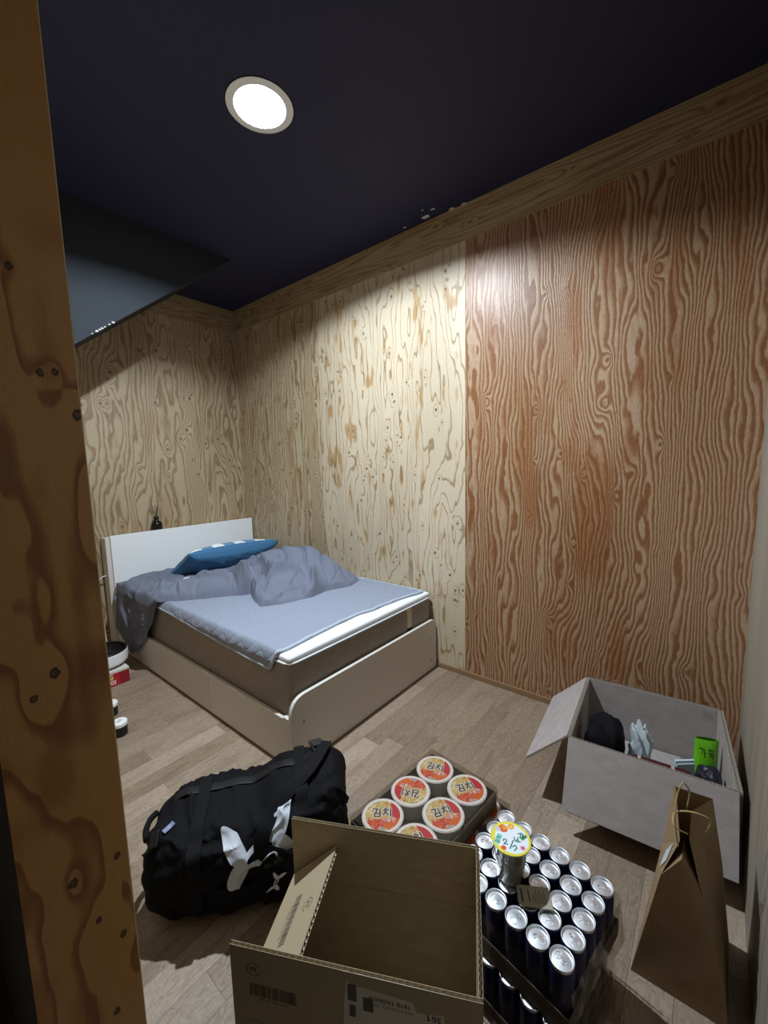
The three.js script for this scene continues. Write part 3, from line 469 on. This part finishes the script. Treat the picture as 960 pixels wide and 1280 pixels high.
  const sidePrint = kraftPrint((g, W, H) => { barcode(g, W * 0.34, H * 0.48, W * 0.42, H * 0.13, 21); g.globalAlpha = 0.6; barcode(g, W * 0.4, H * 0.64, W * 0.3, H * 0.03, 22); g.globalAlpha = 1; mark(g, W * 0.5, H * 0.24, H * 0.085); }, sideW, F);
  const lf = new THREE.Group();
  boardPart('side_flap', sideW, F, M.kraft, t, (m) => { m.rotation.order = 'YXZ'; m.rotation.y = -Math.PI / 2; m.rotation.x = -49 * D2R; m.position.set(-L / 2 + 0.004, Hb + 0.002, -D / 2 + 0.011); }, sidePrint, 'side flap leaning inward with barcode');
  boardPart('side_flap', D - 0.014, F, M.kraft, t, (m) => { m.rotation.y = Math.PI / 2; m.position.set(L / 2 - th / 2, Hb + 0.001, D / 2 - 0.007); }, null, 'side flap standing upright');
}
const BIG = thing('shipping_carton', 'large grey-brown open carton with packages inside by the long wall', 'carton', [1.742, 0.001, -0.148], 4.9 * D2R);
{
  const t = BIG, D = 0.484, L = 0.472, H = 0.3, th = 0.007, C = M.greyCard;
  part('bottom', bx(-D / 2, D / 2, 0, 0.006, -L / 2, L / 2), C, t);
  boardPart('front_wall', L, H - 0.006, C, t, (m) => { m.rotation.y = -Math.PI / 2; m.position.set(-D / 2 + th / 2, 0.006, -L / 2); });
  boardPart('back_wall', L, H - 0.006, C, t, (m) => { m.rotation.y = Math.PI / 2; m.position.set(D / 2 - th / 2, 0.006, L / 2); });
  boardPart('side_wall', D - 2 * th - 0.001, H - 0.006, C, t, (m) => { m.rotation.y = Math.PI; m.position.set(D / 2 - th - 0.0005, 0.006, -L / 2 + th / 2); });
  boardPart('side_wall', D - 2 * th - 0.001, H - 0.006, C, t, (m) => { m.position.set(-D / 2 + th + 0.0005, 0.006, L / 2 - th / 2); });
  const hang = (name, w, len, yaw, tilt, pos, label) => boardPart(name, w, len, C, t, (m) => { m.rotation.order = 'YXZ'; m.rotation.y = yaw; m.rotation.x = tilt; m.position.set(...pos); }, null, label);
  // hinge lies at local y = 0; the flap is turned outward and down about it
  hang('front_flap', L, 0.232, -Math.PI / 2, Math.PI - 24 * D2R, [-D / 2 - 0.004, H, -L / 2], 'wide flap folded down over the front');
  hang('back_flap', L, 0.232, Math.PI / 2, Math.PI - 14 * D2R, [D / 2 + 0.004, H, L / 2]);
  hang('left_flap', D, 0.205, Math.PI, Math.PI - 45 * D2R, [D / 2, H, -L / 2 - 0.004], 'side flap sticking out to the left');
  hang('right_flap', D, 0.205, 0, Math.PI - 1.5 * D2R, [-D / 2, H, L / 2 + 0.006], 'side flap folded down against the wall');
  part('packing_tape', gridGeo(10, 4, (u, v) => [D / 2 - 0.0066 - 0.004 * Math.abs(noise(u * 6, v * 5, 3)), 0.245 + v * 0.048, L / 2 - 0.06 + u * 0.05]), M.film, t, 'loose clear tape');
  part('packing_tape', gridGeo(12, 6, (u, v) => [D / 2 - 0.02 + v * 0.07, H + 0.006 + 0.012 * noise(u * 3, v * 2, 4), -L / 2 + 0.03 + u * 0.13]), M.film, t, 'loose clear tape');
}
// contents of the large carton (things of their own)
{
  const c = Math.cos(4.9 * D2R), s = Math.sin(4.9 * D2R); const at = (x, y, z) => [1.742 + x * c + z * s, y, -0.148 - x * s + z * c];
  const lump = (rx, ry, rz, sd_, p = 0.75, rough = 0.16, n = 48) => gridGeo(n, n / 2, (u, v) => { const a = u * Math.PI * 2, b = (v - 0.5) * Math.PI, f = (q) => Math.sign(q) * Math.pow(Math.abs(q), p); let x = f(Math.cos(b)) * f(Math.cos(a)), y = f(Math.sin(b)), z = f(Math.cos(b)) * f(Math.sin(a)); const k = 1 + rough * fbm(x * 2.2 + z * 1.7 + 5, y * 2.2 + z, sd_, 4); return [x * rx * k, Math.max(-ry, y * ry * k), z * rz * k]; }, true);
  const bp = single('black_pouch', lump(0.085, 0.14, 0.066, 201, 0.6), M.black, 'black soft pouch inside the large carton at its left end', 'pouch'); bp.position.set(...at(-0.05, 0.148, -0.137)); bp.rotation.y = 0.1;
  const pb = single('plastic_bag', lump(0.042, 0.125, 0.034, 205, 0.7, 0.45, 72), std(0xdfe8ec, 0.25, { transmission: 0.35, thickness: 0 }), 'crumpled translucent plastic bag beside the black pouch', 'bag'); pb.position.set(...at(0.01, 0.134, -0.02));
  const wine = thing('burgundy_packet', 'long dark burgundy packet lying along the front inside the carton', 'packet', at(-0.12, 0.008, 0.06), 4.9 * D2R);
  part('packet', rbx(-0.03, 0.03, 0, 0.215, -0.1, 0.07, 0.012), std(0x3f1216, 0.5), wine);
  for (let i = 0; i < 4; i += 2) part('pale_print', rbx(-0.015, 0.02, 0.2145, 0.2156, -0.085 + i * 0.05, -0.075 + i * 0.05, 0.0005), std(0xa9a098, 0.6), wine);
  const flat = thing('flat_cardboard', 'flat brown cardboard pieces on the bottom of the large carton', 'cardboard', at(0.12, 0.007, 0.03), 4.9 * D2R);
  part('sheet', rbx(-0.06, 0.11, 0, 0.05, -0.2, 0.1, 0.003), M.kraft, flat); part('sheet', rbx(-0.05, 0.1, 0.05, 0.058, -0.18, 0.09, 0.002), M.greyCard, flat);
  const green = thing('green_packet', 'bright green packet with black lettering in the carton', 'packet', at(0.045, 0.012, 0.182), 20 * D2R);
  const gt = canvasTex(256, 512, (g, W, H) => { g.fillStyle = '#6fc21f'; g.fillRect(0, 0, W, H); g.strokeStyle = '#1d2b12'; g.lineCap = 'round'; const st = (x, y, k, ps) => { g.lineWidth = 9 * k; for (const p of ps) { g.beginPath(); p.forEach((q, i) => g[i ? 'lineTo' : 'moveTo'](x + q[0] * 60 * k, y + q[1] * 60 * k)); g.stroke(); } };
    const ga = [[[0, 0], [0.55, 0], [0.4, 0.5]], [[0.8, 0], [0.8, 0.9]], [[0.8, 0.4], [1, 0.4]]], mm = [[[0, 0], [0.5, 0], [0.5, 0.4], [0, 0.4], [0, 0]], [[0.75, 0], [0.75, 0.9]], [[0.1, 0.65], [0.6, 0.65]]], ee = [[[0.6, 0], [0.1, 0], [0.1, 0.7], [0.6, 0.7]], [[0.1, 0.35], [0.5, 0.35]], [[0.85, 0], [0.85, 0.9]]];
    st(40, 60, 1.0, ga); st(130, 60, 1.0, mm); st(34, 180, 1.25, ee); st(140, 180, 1.25, mm); st(50, 300, 0.7, ga); st(120, 300, 0.7, ee); st(40, 380, 1.1, mm); });
  part('pouch', merge(gridGeo(16, 24, (u, v) => [(u - 0.5) * 0.074, v * 0.265, 0.03 * Math.pow(Math.sin(Math.PI * u), 0.5) * Math.pow(Math.sin(Math.PI * clamp(v * 0.94 + 0.03)), 0.5)]), gridGeo(16, 24, (u, v) => [(u - 0.5) * 0.074, v * 0.265, -0.03 * Math.pow(Math.sin(Math.PI * u), 0.5) * Math.pow(Math.sin(Math.PI * clamp(v * 0.94 + 0.03)), 0.5)], true)), std(0xffffff, 0.35, { map: gt }), green);
  green.rotation.set(0, -70 * D2R, 0); 
  const dk = single('dark_packet', lump(0.05, 0.115, 0.04, 207, 0.6, 0.15), std(0x161425, 0.45), 'dark purple packet in front of the green packet', 'packet'); dk.position.set(...at(-0.075, 0.122, 0.18));
  const card = thing('white_card', 'pale blue-white folded card left of the green packet', 'card', at(-0.005, 0.01, 0.118), -50 * D2R); part('sheet', rbx(-0.035, 0.035, 0, 0.19, -0.004, 0.004, 0.001), std(0xc9dcea, 0.5), card); part('sheet', rbx(-0.033, 0.033, 0.001, 0.18, 0.0045, 0.0085, 0.001), std(0xd6e2ea, 0.5), card);
}

// ------------------------------------------------------------------ bowl noodles in shrink-wrapped trays
const gim = [[[0, 0], [0.5, 0], [0.32, 0.48]], [[0.78, 0], [0.78, 0.52]], [[0.18, 0.62], [0.78, 0.62], [0.78, 1], [0.18, 1], [0.18, 0.62]]];
const chi = [[[0.15, 0], [0.42, 0]], [[0, 0.2], [0.56, 0.2]], [[0.28, 0.22], [0.02, 0.82]], [[0.26, 0.46], [0.56, 0.82]], [[0.82, 0], [0.82, 1]]];
const sa = [[[0.28, 0], [0.02, 0.8]], [[0.24, 0.3], [0.5, 0.8]], [[0.75, 0], [0.75, 1]], [[0.75, 0.45], [0.98, 0.45]]], bal = [[[0.05, 0], [0.05, 0.4], [0.5, 0.4], [0.5, 0]], [[0.05, 0.2], [0.5, 0.2]], [[0.75, 0], [0.75, 0.5]], [[0.75, 0.25], [0.98, 0.25]], [[0.15, 0.6], [0.75, 0.6], [0.75, 0.78], [0.15, 0.78], [0.15, 1], [0.8, 1]]], myeon = [[[0.05, 0], [0.5, 0], [0.5, 0.4], [0.05, 0.4], [0.05, 0]], [[0.8, 0], [0.8, 0.6]], [[0.6, 0.12], [0.8, 0.12]], [[0.6, 0.3], [0.8, 0.3]], [[0.15, 0.65], [0.15, 1], [0.85, 1]]];
const glyph = (g, ps, x, y, k, lw, col) => { g.strokeStyle = col; g.lineWidth = lw; g.lineCap = g.lineJoin = 'round'; for (const p of ps) { g.beginPath(); p.forEach((q, i) => g[i ? 'lineTo' : 'moveTo'](x + q[0] * k, y + q[1] * k)); g.stroke(); } };
const lidTex = canvasTex(512, 512, (g, W) => {
  const R = 256; g.fillStyle = '#f2f0ee'; g.fillRect(0, 0, W, W); g.save(); g.beginPath(); g.arc(R, R, 222, 0, 7); g.clip();
  g.fillStyle = '#e0c48a'; g.fillRect(0, 0, W, W); seed(41);
  for (let i = 0; i < 260; i++) { const x = rnd() * 512, y = rnd() * 300; g.fillStyle = ['#f0dca6', '#d9a94e', '#b8c06a', '#eec46a', '#f6ead0', '#c98b3a'][i % 6]; g.beginPath(); g.ellipse(x, y, 6 + rnd() * 22, 4 + rnd() * 8, rnd() * 3, 0, 7); g.fill(); }
  g.fillStyle = '#d02c3e'; g.beginPath(); g.moveTo(280, 0); g.lineTo(512, 0); g.lineTo(512, 250); g.lineTo(360, 240); g.closePath(); g.fill();
  g.fillStyle = '#e8702c'; g.beginPath(); g.moveTo(290, 300); g.lineTo(512, 220); g.lineTo(512, 512); g.lineTo(330, 512); g.closePath(); g.fill();
  g.fillStyle = '#d9412f'; g.beginPath(); g.moveTo(290, 300); g.lineTo(340, 512); g.lineTo(60, 512); g.lineTo(120, 380); g.closePath(); g.fill();
  for (let i = 0; i < 90; i++) { g.fillStyle = ['#f08050', '#c8283a', '#f2a070', '#e05a40'][i % 4]; g.beginPath(); g.ellipse(110 + rnd() * 220, 330 + rnd() * 160, 4 + rnd() * 14, 3 + rnd() * 5, rnd() * 3, 0, 7); g.fill(); }
  g.save(); g.translate(110, 205); g.rotate(-0.32);
  for (const [c, w] of [['#f6f2ee', 34], ['#232733', 18]]) { glyph(g, gim, 0, 0, 112, w, c); glyph(g, chi, 130, 0, 112, w, c); }
  for (const [c, w] of [['#c8283a', 15], ['#fbf8f4', 7]]) { glyph(g, sa, 120, 140, 48, w, c); glyph(g, bal, 178, 140, 48, w, c); glyph(g, myeon, 236, 140, 48, w, c); } g.restore();
  g.fillStyle = '#efe9e0'; g.fillRect(270, 420, 100, 40); g.fillStyle = '#555a66'; for (let i = 0; i < 8; i++) g.fillRect(278, 425 + i * 4, 84, 2);
  g.restore(); g.strokeStyle = '#ffffff'; g.lineWidth = 20; g.beginPath(); g.arc(R, R, 228, 0, 7); g.stroke();
});
lidTex.center?.set(0.5, 0.5);
const CUP_R = 0.0685, CUP_H = 0.07;
const cupProto = new THREE.Group();
{
  const lid = new THREE.CylinderGeometry(CUP_R - 0.001, CUP_R - 0.001, 0.0012, 48, 1); const lm = std(0xffffff, 0.35, { map: lidTex });
  part('bowl', lathe([[0, 0], [0.05, 0], [0.053, 0.004], [CUP_R - 0.004, CUP_H - 0.008], [CUP_R, CUP_H - 0.006], [CUP_R + 0.001, CUP_H - 0.003], [CUP_R, CUP_H - 0.0008], [0, CUP_H - 0.0008]], 40), std(0xeeece8, 0.5), cupProto, 'white paper bowl');
  part('lid', lid.translate(0, CUP_H, 0), lm, cupProto, 'printed paper lid');
}
function cup(x, y, z, turn, label, group) { const c = cupProto.clone(); c.name = numbered('noodle_bowl'); c.position.set(x, y, z); c.rotation.y = turn; c.userData = { label, category: 'noodle bowl', group }; scene.add(c); return c; }
function noodleTray(name, label, pos, turn, parts2) {
  const t = thing(name, label, 'tray', pos, turn); const L = 0.432, W = 0.288, h = 0.058;
  part('tray_base', bx(-L / 2, L / 2, 0, 0.003, -W / 2, W / 2), M.trayCard, t);
  for (const sg of [-1, 1]) { part('tray_wall', bx(-L / 2, L / 2, 0.003, h, sg > 0 ? W / 2 - 0.003 : -W / 2, sg > 0 ? W / 2 : -W / 2 + 0.003), M.trayCard, t); part('tray_wall', bx(sg > 0 ? L / 2 - 0.003 : -L / 2, sg > 0 ? L / 2 : -L / 2 + 0.003, 0.003, h, -W / 2 + 0.003, W / 2 - 0.003), M.trayCard, t); }
  const wob = (u, v) => 0.0012 * noise(u * 9, v * 7, 31);
  const top = gridGeo(30, 20, (u, v) => [(u - 0.5) * (L + 0.004), 0.0755 + wob(u, v) + 0.0006, (v - 0.5) * (W + 0.004)], true);
  part('shrink_film', top, M.smokyFilm, t, 'clear shrink film over the bowls');
  for (const sg of [-1, 1]) part('shrink_film', gridGeo(20, 6, (u, v) => [sg * (L / 2 + 0.002 + 0.002 * Math.abs(noise(u * 8, v * 4, 35))), lerp(0.003, 0.075, v), (u - 0.5) * (W + 0.004)]), M.smokyFilm, t);
  for (const sg of [-1, 1]) part('shrink_film', gridGeo(20, 6, (u, v) => [(u - 0.5) * (L + 0.004), lerp(0.003, 0.075, v), sg * (W / 2 + 0.002 + 0.002 * Math.abs(noise(u * 8, v * 4, 37)))]), M.smokyFilm, t);
  return t;
}
{
  const a = -5.5 * D2R, c = Math.cos(a), s = Math.sin(a);   // tray turned a little
  const up = [1.061, -0.706], lo = [1.1, -0.672], Y2 = 0.0775;
  noodleTray('noodle_tray', 'shrink-wrapped cardboard tray of noodle bowls, lower of the stack', [lo[0], 0.001, lo[1]], -5.5 * D2R);
  noodleTray('noodle_tray', 'shrink-wrapped cardboard tray holding six noodle bowls, on top', [up[0], Y2 + 0.001, up[1]], -5.5 * D2R);
  const P = (o, x, z) => [o[0] + x * c + z * s, o[1] - x * s + z * c];
  const names = [['far left bowl, beside the duffel bag', -1, -1, -0.2], ['far middle bowl with upside-down print', 0, -1, 2.7], ['far right bowl, nearest the bed', 1, -1, -0.55], ['near left, mostly hidden by the open carton', -1, 1, 0.2], ['near middle bowl, behind the open carton', 0, 1, 0.1], ['near right bowl, beside the cans', 1, 1, 0.05]];
  for (const [l, i, j, tw] of names) { const [x, z] = P(up, i * 0.1405, j * 0.0708); cup(x, Y2 + 0.0045, z, tw + 0.55, 'instant noodle bowl with red-orange lid, ' + l, 'noodle bowls in the upper tray'); }
  for (const [l, i, j] of [['lower tray at the bed side', 1, -1], ['lower tray at the can side', 1, 1], ['lower tray, middle of the can side', 0, 1]]) { const [x, z] = P(lo, i * 0.1405, j * 0.0708); cup(x, 0.0045, z, 0.6, 'round instant noodle bowl half hidden in the ' + l, 'noodle bowls in the lower tray'); }
}

// ------------------------------------------------------------------ drink cans, two shrink-wrapped packs
const CH = 0.134, CR = 0.0262;
const canProto = new THREE.Group();
{
  part('body', lathe([[0, 0.003], [0.018, 0.003], [0.022, 0], [0.024, 0.004], [CR, 0.012], [CR, 0.112], [0.0245, 0.121], [0.0236, 0.1255]], 28), M.canBlue, canProto, 'dark blue printed body');
  const l = part('lid', lathe([[0.0236, 0.1255], [0.0245, 0.129], [0.0247, 0.1325], [0.0238, 0.134], [0.0228, 0.1325], [0.0215, 0.1285], [0.0195, 0.1275], [0.018, 0.1292], [0.0, 0.1292]], 32), M.aluminium, canProto, 'silver can end');
  const tabS = new THREE.Shape(); tabS.absellipse(0, 0, 0.0062, 0.0105, 0, 7, false); const hole = new THREE.Path(); hole.absellipse(0, 0.0045, 0.0032, 0.0032, 0, 7, true); tabS.holes.push(hole);
  part('pull_tab', new THREE.ExtrudeGeometry(tabS, { depth: 0.0009, bevelEnabled: true, bevelSize: 0.0004, bevelThickness: 0.0004, bevelSegments: 1, curveSegments: 10 }).rotateX(-Math.PI / 2).translate(0, 0.1302, -0.003), M.aluminium, l);
  part('opening', new THREE.TorusGeometry(0.0075, 0.0006, 6, 20).rotateX(Math.PI / 2).scale(1, 1, 0.8).translate(0, 0.1294, 0.009), M.aluminium, l);
}
const ORD = ['first', 'second', 'third', 'fourth', 'fifth', 'sixth'];
{
  const colv = [0.0088, -0.0517], rowv = [0.0528, 0.0085], o = [0.7865, -0.192]; seed(77);
  const centre = (dx, dz) => [o[0] + colv[0] * 2.5 + rowv[0] * 2 + dx, o[1] + colv[1] * 2.5 + rowv[1] * 2 + dz];
  const turn = Math.atan2(colv[0], -colv[1]) * -1;   // pack axis
  const put = (x, y, z, label, group) => { const c = canProto.clone(); c.name = numbered('drink_can'); c.position.set(x, y, z); c.rotation.y = rr(0, 6.28); c.userData = { label, category: 'can', group }; scene.add(c); };
  const Y = 0.1395 + 0.0025;
  for (let r = 0; r < 5; r++) for (let k = 0; k < 6; k++) put(o[0] + colv[0] * k + rowv[0] * r, Y, o[1] + colv[1] * k + rowv[1] * r, 'blue can in upper pack, ' + ORD[r] + ' row from open carton, ' + ORD[k] + ' from paper bag', 'cans in the upper pack');
  const dx = -0.015, dz = -0.006;
  for (let r = 0; r < 5; r++) for (let k = 0; k < 6; k++) if (r === 0 || k === 0) put(o[0] + dx + colv[0] * k + rowv[0] * r, 0.0035, o[1] + dz + colv[1] * k + rowv[1] * r, r === 0 ? 'blue can in lower pack, row beside open carton, ' + ORD[k] + ' from paper bag' : 'blue can in lower pack, paper bag end, ' + ORD[r] + ' row from open carton', 'cans in the lower pack');
  for (const [y, ddx, ddz, label] of [[0.001, dx, dz, 'cardboard tray under the lower pack of blue cans'], [0.1395, 0, 0, 'cardboard tray and film round the upper pack of blue cans']]) {
    const [cx, cz] = centre(ddx, ddz); const t = thing('can_tray', label, 'tray', [cx, y, cz], 0); t.rotation.y = Math.atan2(-rowv[1], rowv[0]);
    const W = 0.0535 * 5 + 0.004, L = 0.0525 * 6 + 0.006, h = 0.045;
    part('tray_base', bx(-W / 2, W / 2, 0, 0.002, -L / 2, L / 2), M.trayCard, t);
    for (const sg of [-1, 1]) { part('tray_wall', bx(sg > 0 ? W / 2 - 0.001 : -W / 2 - 0.001, sg > 0 ? W / 2 + 0.001 : -W / 2 + 0.001, 0.002, h, -L / 2, L / 2), M.trayCard, t); part('tray_wall', bx(-W / 2 + 0.001, W / 2 - 0.001, 0.002, h, sg > 0 ? L / 2 - 0.001 : -L / 2 - 0.001, sg > 0 ? L / 2 + 0.001 : -L / 2 + 0.001), M.trayCard, t); }
    const film = (len, k) => gridGeo(28, 10, (u, v) => [(u - 0.5) * len, lerp(0.002, 0.108, v), 0.002 + k * (1 - v) * 0.5 + 0.003 * Math.abs(noise(u * 11, v * 3 + k * 50, 91))]);
    for (const sg of [-1, 1]) {
      const f1 = part('shrink_film', film(L, 0.006), M.smokyFilm, t, 'clear wrinkled film'); f1.rotation.y = sg * Math.PI / 2; f1.position.x = sg * (W / 2 + 0.001);
      const f2 = part('shrink_film', film(W, 0.022), M.smokyFilm, t, 'clear wrinkled film'); f2.rotation.y = sg > 0 ? 0 : Math.PI; f2.position.z = sg * (L / 2 + 0.001);
    }
  }
}
// clear cup with printed lid standing on the cans
{
  const lid = canvasTex(512, 512, (g, W) => {
    g.fillStyle = '#e8d84a'; g.fillRect(0, 0, W, W); g.fillStyle = '#e6eef4'; g.beginPath(); g.ellipse(268, 262, 216, 222, 0, 0, 7); g.fill();
    for (const [x, y, r, c] of [[190, 110, 62, '#d9642f'], [215, 95, 36, '#e89a3a'], [300, 80, 44, '#eca232'], [300, 80, 22, '#f4c878'], [130, 400, 34, '#dd5a34'], [380, 400, 36, '#e2a4b4'], [380, 400, 18, '#c8485f'], [110, 120, 40, '#c9cfd8']]) { g.fillStyle = c; g.beginPath(); g.arc(x, y, r, 0, 7); g.fill(); }
    g.fillStyle = '#3c9440'; g.save(); g.translate(425, 250); g.rotate(-0.7); g.fillRect(-40, -24, 84, 48); g.restore();
    g.fillStyle = '#8fdcc8'; g.save(); g.translate(90, 265); g.rotate(-1.0); g.fillRect(-90, -34, 170, 66); g.restore();
    const C = '#1f6a62', lw = 15; g.save(); g.translate(60, 330); g.rotate(-1.05); glyph(g, gim, 0, -30, 54, 9, C); glyph(g, chi, 70, -30, 54, 9, C); g.restore();
    g.save(); g.translate(150, 250); g.rotate(0.15);
    glyph(g, [[[0.05, 0.3], [0.1, 0.05], [0.4, 0.0], [0.5, 0.25], [0.3, 0.5], [0.1, 0.75], [0.6, 0.7]]], 0, 20, 100, lw, C); glyph(g, [[[0.4, 0], [0, 1.0]]], 85, 20, 130, lw, C);
    glyph(g, [[[0, 0.3], [0.4, 0], [0.6, 0.4], [0.2, 0.9]]], 120, 90, 90, lw, C);
    glyph(g, [[[0, 0], [0.1, 0.5], [0.5, 0.4]], [[0.5, 0.0], [0.6, 0.7]], [[0.2, 0.7], [0.9, 0.6]]], 150, -30, 90, lw, C); glyph(g, [[[0, 0.2], [0.4, 0], [0.3, 0.6]], [[0.6, 0], [0.65, 0.9]], [[0.1, 0.8], [0.5, 0.75]]], 210, -110, 90, lw, C); glyph(g, [[[0, 0], [0.1, 0.5], [0.5, 0.45], [0.4, 0.0]]], 275, -90, 80, lw, C); g.restore();
  });
  const h = 0.1, t = thing('lidded_cup', 'clear plastic cup with yellow-rimmed printed lid standing on the cans', 'cup', [0.887, 0.142 + CH + 0.0005, -0.343], 0);
  part('cup_wall', lathe([[0, 0.001], [0.03, 0], [0.0325, 0.003], [0.041, h - 0.004], [0.0445, h - 0.002], [0.0445, h], [0.0395, h - 0.001], [0.0315, 0.005], [0, 0.003]], 48), std(0xf4f6f4, 0.06, { transmission: 1, thickness: 0, ior: 1.35 }), t, 'clear plastic wall');
  part('filling', lathe([[0, 0.004], [0.031, 0.004], [0.0365, 0.06], [0.034, 0.064], [0, 0.062]], 40), std(0x8a8272, 0.4, { transmission: 0.25, thickness: 0 }), t, 'murky greyish drink');
  part('lid', new THREE.CylinderGeometry(0.0465, 0.0465, 0.0012, 56).translate(0, h + 0.0008, 0), std(0xffffff, 0.35, { map: lid }), t, 'printed film lid with green lettering').rotation.y = 0.62;
  part('lid_rim', new THREE.TorusGeometry(0.0465, 0.0016, 8, 56).rotateX(Math.PI / 2).translate(0, h + 0.0002, 0), std(0xd9d24a, 0.4), t, 'yellow rim');
  const sl = single('paper_slip', new THREE.BoxGeometry(0.05, 0.0012, 0.075), std(0xffffff, 0.8, { map: canvasTex(128, 192, (g, W, H) => { g.fillStyle = '#a59c8c'; g.fillRect(0, 0, W, H); g.fillStyle = '#5b5448'; g.fillRect(24, 16, 80, 14); g.fillRect(30, 60, 70, 10); for (let i = 0; i < 7; i++) g.fillRect(24, 84 + i * 12, 50 + (i * 17) % 36, 4); }) }), 'small tan printed slip lying on the cans beside the cup', 'slip');
  sl.position.set(0.868, 0.142 + CH + 0.004, -0.277); sl.rotation.set(0.03, 0.55, -0.03);
}

// ------------------------------------------------------------------ kraft paper bag
{
  const t = thing('paper_bag', 'brown kraft paper carrier bag standing open beside the cans', 'bag', [1.2, 0, 0]);
  const o = ([x, y, z]) => [x - 1.2, y + 0.001, z];
  const A = o([1.079, 0, -0.099]), B = o([1.085, 0, 0.092]), K1 = o([1.085, 0.3015, -0.0492]), K2 = o([1.12, 0.3829, -0.0176]), K3 = o([1.15, 0.4953, -0.0328]), LT = o([1.26, 0.4203, -0.0414]), LM = o([1.25, 0.2456, -0.0574]), LB = o([1.31, 0, -0.05]);
  const R1 = o([1.1, 0.2887, 0.0304]), R2 = o([1.13, 0.3902, 0.0001]), R3 = o([1.14, 0.4562, -0.0006]), RT = o([1.28, 0.4132, 0.0413]), RM = o([1.28, 0.2433, 0.0702]), RB = o([1.31, 0, 0.098]), BM = o([1.085, 0.1024, 0.0793]);
  const P = o([1.09, 0.3628, -0.0119]), T = o([1.22, 0.335, -0.0091]);
  part('left_panel', polyGeo([[A, K1, LM], [A, LM, LB], [K1, K2, LM], [K2, LT, LM], [K2, K3, LT]]), M.paper, t);
  part('right_panel', polyGeo([[B, RB, RM], [B, RM, BM], [BM, RM, R1], [R1, RM, R2], [R2, RM, RT], [R2, RT, R3]]), M.paper, t);
  part('front_gusset', polyGeo([[A, B, BM], [A, BM, P], [A, P, K1], [BM, R1, P], [K1, P, T], [K1, T, K2], [P, R1, T], [R1, R2, T]]), M.paper, t);
  part('rear_gusset', polyGeo([[LB, LM, RM], [LB, RM, RB], [LM, LT, RT], [LM, RT, RM]]), M.paper, t);
  part('bag_bottom', polyGeo([[A, LB, B], [B, LB, RB]]), M.paper, t);
  const K = (p, d) => [p[0] + d[0], p[1] + d[1], p[2] + d[2]];
  part('handle', tube([K(K2, [0.004, -0.02, -0.003]), K(K2, [0.0, 0.05, -0.012]), K(K3, [-0.012, -0.01, 0.004]), K(K3, [0.0, 0.018, 0.012]), K(K3, [0.02, -0.01, 0.026]), K(K3, [0.02, -0.07, 0.022])], 0.0018, 50, 6), M.twine, t, 'twisted paper handle');
  part('handle', tube([K(R2, [0.002, 0.01, -0.004]), K(K2, [-0.015, 0.045, -0.012]), K(K3, [-0.02, -0.055, 0.0]), K(R3, [-0.015, 0.01, 0.0]), K(R3, [0.0, -0.002, 0.035]), K(R3, [0.012, -0.05, 0.03])], 0.0018, 50, 6), M.twine, t, 'twisted paper handle');
  const k1 = V(...K1), lm = V(...LM), k2 = V(...K2), ctr = k1.clone().multiplyScalar(0.42).addScaledVector(k2, 0.3).addScaledVector(lm, 0.28), e1 = lm.clone().sub(k1).normalize(), n = e1.clone().cross(k2.clone().sub(k1)).normalize(); if (n.dot(V(-1.2, 1.3, 0).sub(ctr)) < 0) n.negate(); const up = n.clone().cross(e1).normalize(); if (up.y < 0) up.negate();
  const q = (a, b) => { const p = ctr.clone().addScaledVector(e1, a).addScaledVector(up, b).addScaledVector(n, 0.0015); return [p.x, p.y, p.z]; };
  part('sticker', polyGeo([[q(-0.03, 0), q(0, 0.035), q(0.03, 0)], [q(-0.03, 0), q(0.03, 0), q(0, -0.035)]]), std(0xc4c8cf, 0.5, { side: THREE.DoubleSide }), t, 'white diamond sticker');
}

renderer.render(scene, camera);
